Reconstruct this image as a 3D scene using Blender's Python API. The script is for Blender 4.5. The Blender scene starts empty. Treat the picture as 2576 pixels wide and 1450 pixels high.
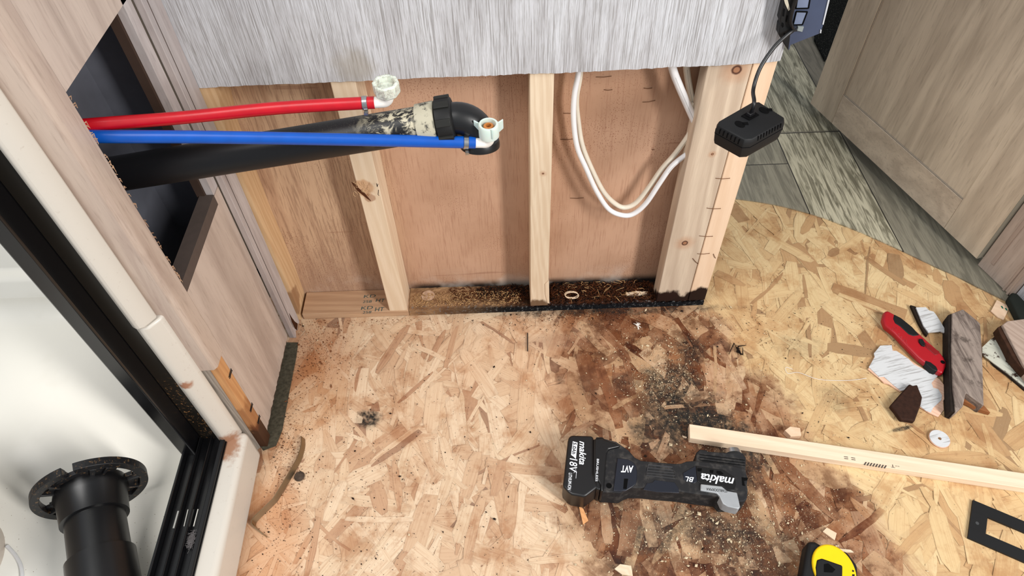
import bpy, bmesh, math, random
from mathutils import Vector, Matrix
random.seed(7)
S = bpy.context.scene
COL = S.collection
# ---------------------------------------------------------------- camera
FPX = 1740.0; DN = 1446.0; ROLL = math.radians(2.06); PIT = math.atan(FPX / DN)
CAM = Vector((0, -.952, 1.23))
Fv = Vector((0, math.cos(PIT), -math.sin(PIT)))
_u0 = Vector((0, math.sin(PIT), math.cos(PIT))); _r0 = Vector((1, 0, 0))
Rv = _r0 * math.cos(ROLL) - _u0 * math.sin(ROLL)
Uv = _u0 * math.cos(ROLL) + _r0 * math.sin(ROLL)
cd = bpy.data.cameras.new('camera'); cam = bpy.data.objects.new('camera', cd); COL.objects.link(cam)
cd.sensor_width = 36; cd.lens = 36 * FPX / 2576; cd.clip_start = .01
mw = Matrix((Rv, Uv, -Fv)).transposed().to_4x4(); mw.translation = CAM
cam.matrix_world = mw; S.camera = cam
# ---------------------------------------------------------------- light
S.view_settings.view_transform = 'Standard'; S.view_settings.look = 'None'
S.view_settings.gamma = 1; S.view_settings.use_curve_mapping = False
S.view_settings.exposure = -0.30
w = bpy.data.worlds.new('world'); S.world = w; w.use_nodes = True
w.node_tree.nodes['Background'].inputs[0].default_value = (.86, .93, 1.0, 1)
w.node_tree.nodes['Background'].inputs[1].default_value = 0.58
def area(name, loc, target, sx, sy, power, col):
    l = bpy.data.lights.new(name, 'AREA'); l.shape = 'RECTANGLE'; l.size = sx; l.size_y = sy
    l.energy = power; l.color = col
    o = bpy.data.objects.new(name, l); COL.objects.link(o); o.location = loc
    o.rotation_euler = (Vector(target) - Vector(loc)).to_track_quat('-Z', 'Y').to_euler()
    return o
area('window_daylight', (1.85, -2.05, 1.95), (.1, -.1, .2), .34, 1.5, 112, (1, .97, .93))
area('skylight', (-.95, -.95, 2.4), (-.6, -.45, 0), 1.1, 1.1, 42, (1, .98, .95))

# ---------------------------------------------------------------- pixel -> point on a real plane
def ray(x, y): return Fv + Rv * ((x - 1288) / FPX) - Uv * ((y - 725) / FPX)
def PX(x, y, ax, v):
    D = ray(x, y); t = (v - CAM[ax]) / D[ax]; return CAM + D * t
def Zp(x, y, z=0.): return PX(x, y, 2, z)
def Yp(x, y, v=0.): return PX(x, y, 1, v)
def Xp(x, y, v=0.): return PX(x, y, 0, v)
def dep(x, y, d): return CAM + ray(x, y) * d

# ---------------------------------------------------------------- objects
WL = {}
def link(name, me, parent, origin):
    o = bpy.data.objects.new(name, me); COL.objects.link(o)
    if parent:
        o.parent = parent; WL[o.name] = WL[parent.name]
    else:
        o.location = origin; WL[o.name] = Vector(origin)
    return o
def thing(name, loc, label, cat, group=None):
    o = bpy.data.objects.new(name, None); COL.objects.link(o); o.location = loc
    o.empty_display_size = .03; WL[o.name] = Vector(loc)
    o['label'] = label; o['category'] = cat
    if group: o['group'] = group
    return o
def tag(o, label, cat, group=None):
    o['label'] = label; o['category'] = cat
    if group: o['group'] = group
    return o
def struct(o, label=None):
    o['kind'] = 'structure'
    if label: o['label'] = label
    return o
def join(parts):
    V = []; Fc = []
    for v, f in parts:
        n = len(V); V += [tuple(q) for q in v]; Fc += [[i + n for i in ff] for ff in f]
    return V, Fc
def obj(name, parts, mat, parent=None, bevel=0., seg=2, smooth=False, base=None, solid=0):
    if isinstance(parts, tuple): parts = [parts]
    V, Fc = join(parts)
    if parent: org = WL[parent.name]
    elif base: org = Vector(base)
    else:
        xs = [v[0] for v in V]; ys = [v[1] for v in V]; zs = [v[2] for v in V]
        org = Vector(((min(xs) + max(xs)) / 2, (min(ys) + max(ys)) / 2, min(zs)))
    me = bpy.data.meshes.new(name)
    me.from_pydata([(v[0] - org.x, v[1] - org.y, v[2] - org.z) for v in V], [], Fc)
    bm = bmesh.new(); bm.from_mesh(me); bmesh.ops.recalc_face_normals(bm, faces=bm.faces); bm.to_mesh(me); bm.free()
    mats = mat if isinstance(mat, (list, tuple)) else [mat]
    for m in mats: me.materials.append(m)
    o = link(name, me, parent, org)
    if bevel:
        b = o.modifiers.new('bevel', 'BEVEL'); b.width = bevel; b.segments = seg; b.limit_method = 'ANGLE'; b.angle_limit = math.radians(35)
    if smooth or bevel:
        me.shade_smooth()
        try: me.set_sharp_from_angle(angle=math.radians(40))
        except Exception: pass
    return o
def box(x0, x1, y0, y1, z0, z1):
    return ([(x, y, z) for x in (x0, x1) for y in (y0, y1) for z in (z0, z1)],
            [[0, 1, 3, 2], [4, 6, 7, 5], [0, 4, 5, 1], [2, 3, 7, 6], [0, 2, 6, 4], [1, 5, 7, 3]])
def loft(A, B):
    n = len(A)
    return (list(A) + list(B), [list(range(n))[::-1], list(range(n, 2 * n))] + [[i, (i + 1) % n, n + (i + 1) % n, n + i] for i in range(n)])
def prism(pts, z0, z1): return loft([(p[0], p[1], z0) for p in pts], [(p[0], p[1], z1) for p in pts])
def prismY(pts, y0, y1): return loft([(p[0], y0, p[2]) for p in pts], [(p[0], y1, p[2]) for p in pts])
def prismX(pts, x0, x1): return loft([(x0, p[1], p[2]) for p in pts], [(x1, p[1], p[2]) for p in pts])
def pz(pts, z): return [Zp(x, y, z) for x, y in pts]
def fprism(pts, z1, z0=0.0006): return prism(pz(pts, z1), z0, z1)
def frame(d):
    d = d.normalized(); a = Vector((0, 0, 1)) if abs(d.z) < .9 else Vector((0, 1, 0))
    x = d.cross(a).normalized(); return x, d.cross(x).normalized()
def tube(pts, r, n=12, cap=True, sx=1., up=None):
    pts = [Vector(p) for p in pts]; V = []; Fc = []; m = len(pts)
    rr = r if isinstance(r, (list, tuple)) else [r] * m
    px = None
    for i, p in enumerate(pts):
        d = (pts[min(i + 1, m - 1)] - pts[max(i - 1, 0)]).normalized()
        if px is None:
            x, y = frame(d)
            if up is not None: x = Vector(up).cross(d).normalized(); y = d.cross(x).normalized()
        else:
            x = (px - d * px.dot(d)).normalized(); y = d.cross(x)
        px = x
        for k in range(n):
            a = 2 * math.pi * k / n; V.append(p + x * math.cos(a) * rr[i] * sx + y * math.sin(a) * rr[i])
    for i in range(m - 1):
        for k in range(n):
            a = i * n + k; b = i * n + (k + 1) % n; Fc.append([a, b, b + n, a + n])
    if cap: Fc.append(list(range(n))[::-1]); Fc.append([(m - 1) * n + k for k in range(n)])
    return V, Fc
def smoothpath(P, sub=6):
    P = [Vector(p) for p in P]; out = []
    for i in range(len(P) - 1):
        a = P[max(i - 1, 0)]; b = P[i]; c = P[i + 1]; d = P[min(i + 2, len(P) - 1)]
        for k in range(sub):
            t = k / sub
            out.append(.5 * ((2 * b) + (c - a) * t + (2 * a - 5 * b + 4 * c - d) * t * t + (3 * b - a - 3 * c + d) * t ** 3))
    out.append(P[-1]); return out
def lathe(c, axis, prof, n=40, close=False):
    """prof: (radius, distance along axis)"""
    c = Vector(c); ax = Vector(axis).normalized(); x, y = frame(ax); V = []; Fc = []
    for r, h in prof:
        for k in range(n):
            a = 2 * math.pi * k / n; V.append(c + ax * h + x * math.cos(a) * r + y * math.sin(a) * r)
    m = len(prof)
    for i in range(m if close else m - 1):
        for k in range(n):
            a = i * n + k; b = i * n + (k + 1) % n; j = ((i + 1) % m) * n
            Fc.append([a, b, j + (k + 1) % n, j + k])
    if not close:
        Fc.append(list(range(n))[::-1]); Fc.append([(m - 1) * n + k for k in range(n)])
    return V, Fc
def text(s, A, B, up, h, mat, parent, shear=0., name='lettering', thick=.0003, off=0.):
    A = Vector(A); B = Vector(B); ex = (B - A); L = ex.length; ex.normalize()
    up = Vector(up); ey = (up - ex * up.dot(ex)).normalized(); ez = ex.cross(ey)
    cu = bpy.data.curves.new('t', 'FONT'); cu.body = s; cu.resolution_u = 3; cu.offset = off; cu.shear = shear
    t = bpy.data.objects.new('t', cu); COL.objects.link(t)
    dg = bpy.context.evaluated_depsgraph_get(); dg.update()
    me = bpy.data.meshes.new_from_object(t.evaluated_get(dg))
    xs = [v.co.x for v in me.vertices]; ys = [v.co.y for v in me.vertices]
    x0, x1, y0, y1 = min(xs), max(xs), min(ys), max(ys)
    org = WL[parent.name]
    for v in me.vertices:
        v.co = A + ex * ((v.co.x - x0) / (x1 - x0) * L) + ey * ((v.co.y - y0) / (y1 - y0) * h) + ez * thick - org
    me.materials.clear(); me.materials.append(mat); me.name = name
    bpy.data.objects.remove(t); bpy.data.curves.remove(cu)
    o = bpy.data.objects.new(name, me); COL.objects.link(o); o.parent = parent; WL[o.name] = org
    return o

# ---------------------------------------------------------------- materials
def lin(c):
    return tuple(((v / 255) / 12.92 if v / 255 <= .04045 else ((v / 255 + .055) / 1.055) ** 2.4) for v in c[:3]) + (1,)
class Mt:
    def __init__(s, name, rough=.6, spec=.4, metal=0.):
        s.m = bpy.data.materials.new(name); s.m.use_nodes = True; s.t = s.m.node_tree
        s.b = s.t.nodes['Principled BSDF']; s.b.inputs['Roughness'].default_value = rough
        s.b.inputs['Specular IOR Level'].default_value = spec; s.b.inputs['Metallic'].default_value = metal
    def n(s, ty, **k):
        q = s.t.nodes.new(ty)
        for a, v in k.items(): setattr(q, a, v)
        return q
    def set(s, sock, v):
        if hasattr(v, 'is_linked') or hasattr(v, 'links'): s.t.links.new(v, sock)
        elif v is not None: sock.default_value = v
    def pos(s): return s.n('ShaderNodeNewGeometry').outputs['Position']
    def attr(s, a, out='Vector'): return s.n('ShaderNodeAttribute', attribute_name=a).outputs[out]
    def mul(s, v, k):
        q = s.n('ShaderNodeVectorMath', operation='MULTIPLY'); s.set(q.inputs[0], v); q.inputs[1].default_value = k; return q.outputs[0]
    def add(s, v, k):
        q = s.n('ShaderNodeVectorMath', operation='ADD'); s.set(q.inputs[0], v); s.set(q.inputs[1], k); return q.outputs[0]
    def rot(s, v, ang, c=(0, 0, 0), axis='Z_AXIS'):
        q = s.n('ShaderNodeVectorRotate', rotation_type=axis); s.set(q.inputs['Vector'], v); q.inputs['Center'].default_value = c
        q.inputs['Angle'].default_value = ang; return q.outputs[0]
    def noise(s, v, sc, det=3., ro=.55, dist=0., out=0):
        q = s.n('ShaderNodeTexNoise'); s.set(q.inputs['Vector'], v); q.inputs['Scale'].default_value = sc
        q.inputs['Detail'].default_value = det; q.inputs['Roughness'].default_value = ro; q.inputs['Distortion'].default_value = dist
        return q.outputs[out]
    def vor(s, v, sc, rnd=1., out=0, feat='F1'):
        q = s.n('ShaderNodeTexVoronoi', feature=feat); s.set(q.inputs['Vector'], v); q.inputs['Scale'].default_value = sc
        q.inputs['Randomness'].default_value = rnd; return q.outputs[out]
    def ma(s, op, a, b=None, c=None, clamp=False):
        q = s.n('ShaderNodeMath', operation=op, use_clamp=clamp); s.set(q.inputs[0], a); s.set(q.inputs[1], b)
        if c is not None: s.set(q.inputs[2], c)
        return q.outputs[0]
    def step(s, v, a, b, lo=0., hi=1.):
        q = s.n('ShaderNodeMapRange', interpolation_type='SMOOTHSTEP'); s.set(q.inputs[0], v)
        for i, k in enumerate((a, b, lo, hi)): q.inputs[i + 1].default_value = k
        return q.outputs[0]
    def mix(s, f, a, b, blend='MIX'):
        q = s.n('ShaderNodeMix', data_type='RGBA', blend_type=blend); s.set(q.inputs[0], f)
        for i, v in ((6, a), (7, b)): s.set(q.inputs[i], lin(v) if isinstance(v, tuple) and len(v) == 3 else v)
        return q.outputs[2]
    def ramp(s, f, st, mode='LINEAR'):
        q = s.n('ShaderNodeValToRGB'); s.set(q.inputs[0], f); r = q.color_ramp; r.interpolation = mode
        while len(r.elements) < len(st): r.elements.new(.5)
        for e, (p, c) in zip(r.elements, st): e.position = p; e.color = lin(c)
        return q.outputs[0]
    def xyz(s, v):
        q = s.n('ShaderNodeSeparateXYZ'); s.set(q.inputs[0], v); return q.outputs
    def bump(s, h, st=.3, d=.001):
        q = s.n('ShaderNodeBump'); s.set(q.inputs['Height'], h); q.inputs['Strength'].default_value = st; q.inputs['Distance'].default_value = d
        s.t.links.new(q.outputs[0], s.b.inputs['Normal']); return q
    def col(s, c): s.set(s.b.inputs['Base Color'], lin(c) if isinstance(c, tuple) and len(c) == 3 else c); return s
    def blob(s, v, c, rx, ry, rot=0., nz=None, amp=.5, soft=.5):
        """1 inside a ragged ellipse lying on the ground plane, 0 outside"""
        q = s.add(v, (-c[0], -c[1], -c[2] if len(c) > 2 else 0))
        if rot: q = s.rot(q, -rot)
        q = s.mul(q, (1 / rx, 1 / ry, 0 if len(c) < 3 else 1 / rx))
        l = s.n('ShaderNodeVectorMath', operation='LENGTH'); s.set(l.inputs[0], q)
        d = l.outputs['Value']
        if nz is not None: d = s.ma('ADD', d, s.ma('MULTIPLY', s.ma('SUBTRACT', nz, .5), amp * 2))
        return s.step(d, 1 + soft / 2, 1 - soft / 2)
def plain(name, c, rough=.5, spec=.4, metal=0., var=.06, sc=40.):
    m = Mt(name, rough, spec, metal); p = m.pos()
    f = m.noise(p, sc, 4.); d = tuple(max(0, int(v * (1 - var * 2.2))) for v in c)
    m.col(m.mix(f, c, d)); m.bump(m.noise(p, sc * 8, 2.), .05, .0005); return m.m
def pine(name, light, dark, axis='z', ang=0., rings=42., ringamt=.5, knots=(), stain=None, rough=.62):
    """sawn softwood: growth-ring bands and fine fibres along the axis"""
    m = Mt(name, rough, .25); p = m.pos()
    q = m.rot(p, -ang) if ang else p
    k = {'z': (1, 1, .07), 'x': (.07, 1, 1), 'y': (1, .07, 1)}[axis]
    kf = {'z': (1, 1, .03), 'x': (.03, 1, 1), 'y': (1, .03, 1)}[axis]
    wv = m.n('ShaderNodeTexWave', wave_type='BANDS', bands_direction='DIAGONAL'); m.set(wv.inputs['Vector'], m.mul(q, k))
    wv.inputs['Scale'].default_value = rings; wv.inputs['Distortion'].default_value = 7.; wv.inputs['Detail'].default_value = 2; wv.inputs['Detail Scale'].default_value = 1.2
    fib = m.noise(m.mul(q, kf), 700, 3.); big = m.noise(m.mul(q, k), 26, 3.)
    c = m.mix(m.ma('MULTIPLY', wv.outputs[1], ringamt), light, dark)
    c = m.mix(m.step(fib, .35, .75, 0, .35), c, dark)
    c = m.mix(m.step(big, .4, .75, 0, .35), c, dark)
    for (kc, r) in knots:
        nz = m.noise(p, 90, 2.)
        c = m.mix(m.ma('MULTIPLY', m.blob(p, kc, r * 2.6, r * 2.0, 0, nz, .25, 1.2), .45), c, (176, 122, 84))
        c = m.mix(m.blob(p, kc, r, r * .8, 0, nz, .2, .35), c, (84, 54, 42))
        c = m.mix(m.blob(p, kc, r * .6, r * .5, 0, nz, .2, .4), c, (156, 112, 84))
    if stain:
        for (kc, rx, colr, amt) in stain:
            nz = m.noise(m.mul(p, (1, 1, .5)), 60, 4.)
            c = m.mix(m.ma('MULTIPLY', m.blob(p, kc, rx, rx, 0, nz, .5, .35), amt), c, colr)
    m.col(c); m.bump(fib, .12, .0006); return m.m

black_plastic = plain('black_plastic', (15, 15, 17), .38, .5)
black_matte = plain('black_matte_plastic', (17, 18, 20), .6, .35)
blue_black = plain('blue_black_plastic', (24, 29, 42), .4, .5)
black_gloss = plain('black_gloss_plastic', (10, 10, 13), .42, .55)
hole_black = plain('dark_recess', (8, 8, 9), .8, .1)
grey_rubber = Mt('dusty_black_rubber', .7, .25)
_p = grey_rubber.pos(); grey_rubber.col(grey_rubber.mix(grey_rubber.step(grey_rubber.noise(_p, 60, 5., .65), .45, .8, 0, .6), (34, 34, 36), (92, 88, 84))); grey_rubber = grey_rubber.m
white_ink = plain('white_print', (236, 240, 246), .5, .3, var=.01)
black_ink = plain('black_print', (24, 24, 26), .5, .2)
stamp_ink = plain('green_stamp_ink', (66, 92, 92), .8, .1)
grey_ink = plain('grey_stamp_ink', (88, 80, 74), .8, .1)
silver = plain('silver_plastic', (176, 180, 184), .35, .5, .15)
steel = plain('stainless_steel', (196, 196, 196), .28, .5, 1., sc=120)
bronze_metal = plain('bronze_strip_metal', (158, 136, 108), .35, .5, .9, sc=60)
staple_metal = plain('rusty_staple_wire', (122, 84, 58), .5, .4, .5)
red_pex = plain('red_pex', (200, 10, 30), .34, .5, var=.08, sc=60)
blue_pex = plain('blue_pex', (0, 84, 184), .34, .5, var=.06, sc=60)
nylon = plain('white_nylon_fitting', (238, 234, 228), .35, .5, var=.03)
red_plastic = plain('red_plastic', (178, 20, 34), .35, .5, var=.05)
yellow = plain('yellow_plastic', (252, 208, 14), .4, .4, var=.03)
cream_vinyl = plain('cream_cable_jacket', (232, 222, 204), .4, .4, var=.05)
white_vinyl = plain('white_cable_jacket', (238, 238, 240), .38, .4, var=.03)
nut_white = Mt('scaly_translucent_nut', .45, .4)
_p = nut_white.pos(); nut_white.col(nut_white.mix(nut_white.step(nut_white.noise(_p, 140, 5., .7), .42, .7), (214, 218, 206), (140, 142, 132)))
nut_white.b.inputs['Subsurface Weight'].default_value = .2; nut_white = nut_white.m
nut_clear = Mt('milky_nylon_nut', .4, .4); nut_clear.col((206, 214, 206)); nut_clear.b.inputs['Subsurface Weight'].default_value = .3; nut_clear = nut_clear.m
amber = plain('amber_washer', (196, 122, 58), .4, .4)
fibreglass = Mt('white_fibreglass', .28, .45)
_p = fibreglass.pos(); _d = fibreglass.step(fibreglass.noise(_p, 14, 4.), .55, .8, 0, .25)
_g = fibreglass.step(fibreglass.noise(_p, 190, 5., .7), .68, .76, 0, .7)
_zz = fibreglass.blob(_p, tuple(Zp(300, 1300, .03))[:2], .28, .2, 0, fibreglass.noise(_p, 8, 3.), .6, .8)
fibreglass.col(fibreglass.mix(fibreglass.ma('MULTIPLY', _g, _zz), fibreglass.mix(_d, (234, 231, 222), (218, 214, 202)), (120, 98, 78)))
_rust = None
fibreglass = fibreglass.m
curb_white = Mt('scuffed_white_fibreglass', .32, .45)
_p = curb_white.pos(); c = curb_white.mix(curb_white.step(curb_white.noise(_p, 130, 6., .7), .6, .75, 0, .55), (206, 200, 190), (146, 126, 108))
_rc = Zp(590, 1115, .09); c = curb_white.mix(curb_white.ma('MULTIPLY', curb_white.blob(_p, (_rc.x - .012, _rc.y, .09), .020, .034, .2, curb_white.noise(_p, 120, 4.), .7, .9), .85), c, (150, 96, 58))
_rc = Zp(470, 918, .29); c = curb_white.mix(curb_white.ma('MULTIPLY', curb_white.blob(_p, (-.531, -.345, .285), .009, .02, 0, curb_white.noise(_p, 160, 4.), .6, .9), .85), c, (150, 88, 48))
curb_white.col(c); curb_white = curb_white.m
frame_brown = Mt('dark_bronze_frame', .35, .5)
_p = frame_brown.pos(); frame_brown.col(frame_brown.mix(frame_brown.ma('MULTIPLY', frame_brown.step(frame_brown.noise(_p, 150, 6., .75), .55, .68), frame_brown.blob(_p, (-.56, -.34, .16), .12, .12, 0, frame_brown.noise(_p, 30, 3.), .5, .9)), (24, 21, 17), (170, 124, 78))); frame_brown = frame_brown.m
frame_black = plain('black_anodised_frame', (12, 12, 14), .25, .5)
abs_black = plain('black_abs', (14, 14, 16), .32, .5, sc=90)
abs_dirty = Mt('black_abs_with_dried_dirt', .45, .4)
_p = abs_dirty.pos(); _n = abs_dirty.noise(_p, 55, 6., .72, 1.2); _x = abs_dirty.xyz(_p)[0]
_m1 = abs_dirty.ma('MULTIPLY', abs_dirty.step(_n, .48, .6), abs_dirty.ma('MULTIPLY', abs_dirty.step(_x, -.215, -.145), abs_dirty.step(abs_dirty.xyz(_p)[2], .635, .675)))
_m2 = abs_dirty.ma('MULTIPLY', abs_dirty.step(abs_dirty.noise(_p, 520, 4., .7), .55, .7, 0, .5), abs_dirty.step(abs_dirty.xyz(_p)[2], .64, .68))
abs_dirty.col(abs_dirty.mix(_m1, abs_dirty.mix(_m2, (15, 15, 18), (96, 92, 84)), (190, 182, 158))); abs_dirty = abs_dirty.m
abs_primer = Mt('grey_stained_collar', .6, .3)
_p = abs_primer.pos(); abs_primer.col(abs_primer.mix(abs_primer.step(abs_primer.noise(_p, 90, 6., .7), .5, .64), (176, 170, 150), (58, 56, 52))); abs_primer = abs_primer.m

def laminate(name, a, b, kdark, ang=0., axis='z', sc=1.):
    """printed wood-grain laminate, soft long figure"""
    m = Mt(name, .42, .35); p = m.pos(); q = m.rot(p, -ang) if ang else p
    k = {'z': (1, 1, .1), 'y': (1, .1, 1), 'x': (.1, 1, 1)}[axis]
    v = m.mul(q, k)
    f1 = m.noise(v, 28 * sc, 5., .6, .8); f2 = m.noise(m.mul(v, (1, 1, 1)), 260 * sc, 3., .6); f3 = m.noise(v, 9 * sc, 3., .5, 1.5)
    c = m.mix(m.step(f1, .35, .68), a, b)
    c = m.mix(m.step(f2, .5, .78, 0, .4), c, kdark)
    c = m.mix(m.step(f3, .52, .72, 0, .35), c, kdark)
    m.col(c); m.bump(f2, .05, .0004); return m.m
lam_left = laminate('pale_wood_laminate', (200, 183, 170), (180, 162, 150), (142, 124, 113))
lam_trim = laminate('pale_wood_trim_laminate', (194, 176, 162), (172, 152, 140), (134, 114, 102))
lam_corner = laminate('lilac_grey_wood_laminate', (196, 188, 186), (172, 162, 160), (122, 112, 112))
lam_door = laminate('taupe_wood_door_laminate', (222, 205, 182), (194, 177, 156), (142, 126, 109), sc=.8)
lam_rail = laminate('taupe_wood_rail_laminate', (218, 200, 178), (192, 174, 154), (142, 126, 109), ang=-math.atan2(.194, .6), axis='y', sc=.8)
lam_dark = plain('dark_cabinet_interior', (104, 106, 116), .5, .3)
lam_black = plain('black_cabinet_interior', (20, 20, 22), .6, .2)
lam_edge = plain('dark_brown_panel_edge', (92, 80, 74), .6, .2, sc=90)

gp = Mt('grey_streaked_wall_panel', .5, .35)
_p = gp.pos(); v = gp.mul(_p, (1, 1, .018)); st = gp.noise(v, 760, 4., .62); st2 = gp.noise(gp.mul(_p, (1, 1, .025)), 1900, 2., .5)
tone = gp.noise(gp.mul(_p, (1, 1, .2)), 22, 3.)
c = gp.mix(gp.step(tone, .35, .7), (204, 206, 211), (184, 184, 188))
c = gp.mix(gp.step(st, .50, .62, 0, .6), c, (120, 116, 114)); c = gp.mix(gp.step(st2, .5, .64, 0, .5), c, (140, 136, 133))
c = gp.mix(gp.step(st, .44, .3, 0, .55), c, (222, 225, 232))
_s = Yp(890, 165, 0); c = gp.mix(gp.ma('MULTIPLY', gp.blob(_p, (_s.x, _s.y, _s.z), .028, .04, 0, gp.noise(_p, 40, 4.), .6, 1.2), .5), c, (150, 140, 122))
gp.col(c); gp.bump(st, .08, .0004); grey_panel = gp.m

ply = Mt('red_brown_plywood', .6, .25)
_p = ply.pos(); v = ply.mul(_p, (1, 1, .05)); g1 = ply.noise(v, 380, 4., .62); g2 = ply.noise(_p, 5, 4.); _xx = ply.xyz(_p)[0]
left = ply.step(_xx, -.2, -.27)
c = ply.mix(ply.step(g2, .3, .7), (196, 158, 132), (176, 138, 112)); c = ply.mix(ply.step(g1, .5, .68, 0, .4), c, (150, 106, 84))
cl = ply.mix(ply.step(ply.noise(ply.mul(_p, (1, 1, .1)), 26, 4., .6, 1.), .35, .7), (200, 168, 138), (172, 138, 112)); cl = ply.mix(ply.step(g1, .48, .62, 0, .5), cl, (128, 96, 76))
cl = ply.mix(ply.step(ply.xyz(_p)[2], .22, .02, 0, .6), cl, (170, 138, 116))
c = ply.mix(left, c, cl)
spk = ply.ma('MULTIPLY', ply.step(ply.vor(ply.mul(_p, (1, 1, .55)), 400), .30, .14, 0, .8), ply.step(ply.noise(_p, 6, 3.), .42, .62))
c = ply.mix(spk, c, (112, 56, 34))
spk2 = ply.step(ply.noise(ply.mul(_p, (.35, 1, 1)), 420, 3., .6), .62, .70, 0, .7); c = ply.mix(ply.ma('MULTIPLY', spk2, ply.step(ply.noise(_p, 4, 2.), .5, .62)), c, (118, 60, 38))
c = ply.mix(ply.step(ply.noise(ply.mul(_p, (.05, 1, 1)), 70, 2., .5), .72, .75, 0, .35), c, (134, 88, 66))
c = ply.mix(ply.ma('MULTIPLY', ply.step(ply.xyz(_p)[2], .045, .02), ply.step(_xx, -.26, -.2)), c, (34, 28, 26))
c = ply.mix(ply.ma('MULTIPLY', ply.step(ply.xyz(_p)[2], .09, .03), ply.step(ply.noise(_p, 14, 3.), .45, .65, 0, .35)), c, (214, 200, 188))
ply.col(c); ply.bump(g1, .12, .0005); plywood = ply.m

# strand board ------------------------------------------------------------
def zone_nodes(m, p, c, tn):
    """stains soaked into the board: water brown, black mould, yellow glaze on the dry side"""
    n1 = m.noise(p, 7, 5., .6); n2 = m.noise(p, 34, 5., .65); n3 = m.noise(p, 120, 4., .65)
    h1 = m.ma('FRACT', m.ma('MULTIPLY', tn, 173.3)); h2 = m.ma('FRACT', m.ma('MULTIPLY', tn, 97.1))
    X, Y, _ = m.xyz(p)
    def side(a, b, wdt, amp):   # signed distance to the right of the floor line a-b
        A = Zp(*a); B = Zp(*b); d = (B - A); d.z = 0; d.normalize(); nx, ny = d.y, -d.x
        s_ = m.ma('ADD', m.ma('MULTIPLY', X, nx), m.ma('MULTIPLY', Y, ny)); s_ = m.ma('SUBTRACT', s_, nx * A.x + ny * A.y)
        s_ = m.ma('ADD', s_, m.ma('MULTIPLY', m.ma('SUBTRACT', n1, .5), amp)); s_ = m.ma('ADD', s_, m.ma('MULTIPLY', m.ma('SUBTRACT', n2, .5), amp * .4))
        return m.step(s_, wdt, -wdt)
    dry = side((1700, 700), (2330, 1450), .035, .16)      # right of this: unstained glazed board
    rightofL = side((1400, 800), (1470, 1450), .055, .30)
    c = m.mix(dry, c, m.mix(.12, m.mix(1., c, (250, 246, 222), 'MULTIPLY'), (200, 178, 134)))
    brown = m.ma('MULTIPLY', m.ma('SUBTRACT', 1., dry), rightofL)
    wet = m.ma('MULTIPLY', brown, m.ma('MULTIPLY', m.step(n2, .25, .6, .6, 1.), m.step(h1, .0, .75, .5, 1.)))
    c = m.mix(wet, c, m.mix(1., c, (190, 160, 136), 'MULTIPLY')); c = m.mix(m.ma('MULTIPLY', wet, m.step(h2, .50, .56, 0, .85)), c, m.mix(1., c, (166, 130, 104), 'MULTIPLY'))
    c = m.mix(m.ma('MULTIPLY', wet, m.step(h2, .30, .24, 0, .45)), c, (206, 178, 140))
    c = m.mix(m.ma('MULTIPLY', brown, m.step(m.noise(p, 15, 5., .68), .47, .62, 0, .8)), c, m.mix(1., c, (150, 122, 104), 'MULTIPLY'))
    for (cx, cy, rx, ry, r_, a) in MOULD:
        q = Zp(cx, cy); f = m.blob(p, (q.x, q.y), rx, ry, r_, n2, .85, .9)
        f = m.ma('MULTIPLY', f, m.ma('MULTIPLY', m.step(n3, .3, .62, .45, 1.), m.step(h1, .08, .3, .35, 1.))); f = m.ma('MULTIPLY', f, a)
        c = m.mix(f, c, (30, 29, 27))
    for (cx, cy, rx, ry, r_, a, cc) in STAIN:
        q = Zp(cx, cy); f = m.ma('MULTIPLY', m.blob(p, (q.x, q.y), rx, ry, r_, n1, .6, 1.1), a); c = m.mix(f, c, cc)
    return c
MOULD = [(1735, 880, .035, .035, 0, .7), (1690, 965, .055, .05, .3, .9), (1720, 1040, .085, .055, .1, .95), (1800, 1085, .075, .045, -.4, 1.), (1650, 1090, .05, .04, 0, .75),
         (1880, 1160, .05, .04, 0, .8), (1640, 1350, .045, .035, .2, .8), (1760, 1320, .08, .035, -.3, .7), (1900, 1390, .07, .06, -.2, .6), (1500, 1090, .03, .02, 0, .45), (1560, 1430, .03, .02, 0, .5),
         (925, 1055, .024, .019, 0, 1.), (700, 1000, .018, .12, -.1, .6), (1410, 785, .12, .012, 0, .8), (1640, 780, .16, .01, 0, .75), (1590, 960, .06, .02, .2, .45), (1550, 1240, .03, .06, 0, .5),
         (1480, 980, .016, .03, .3, .5), (1410, 960, .01, .014, 0, .5), (2265, 1080, .025, .004, .2, .9), (2100, 1000, .03, .03, 0, .3), (2010, 870, .05, .03, 0, .25)]
STAIN = [(760, 900, .10, .08, 0, .45, (168, 104, 62)), (650, 1400, .07, .18, 0, .45, (190, 120, 66)), (780, 1010, .07, .10, 0, .3, (192, 132, 78)),
         (1480, 980, .06, .07, 0, .3, (130, 84, 58)), (1390, 860, .08, .02, 0, .35, (140, 104, 84))]
osb = Mt('oriented_strand_board', .55, .3)
p = osb.pos(); tn = osb.attr('tone', 'Fac'); uv = osb.attr('strand', 'Vector')
c = osb.ramp(tn, [(0, (228, 204, 174)), (.3, (220, 190, 156)), (.5, (204, 168, 134)), (.7, (224, 200, 168)), (.82, (196, 154, 118)), (.92, (170, 122, 88)), (1, (124, 84, 62))])
gr = osb.noise(osb.mul(uv, (10, 420, 1)), 1., 4., .65, .4)
c = osb.mix(osb.step(gr, .46, .72, 0, .5), c, osb.mix(1., c, (196, 156, 124), 'MULTIPLY'))
gr2 = osb.noise(osb.mul(uv, (5, 90, 1)), 1., 3., .6)
c = osb.mix(osb.step(gr2, .5, .75, 0, .5), c, osb.mix(1., c, (206, 168, 138), 'MULTIPLY'))
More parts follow.
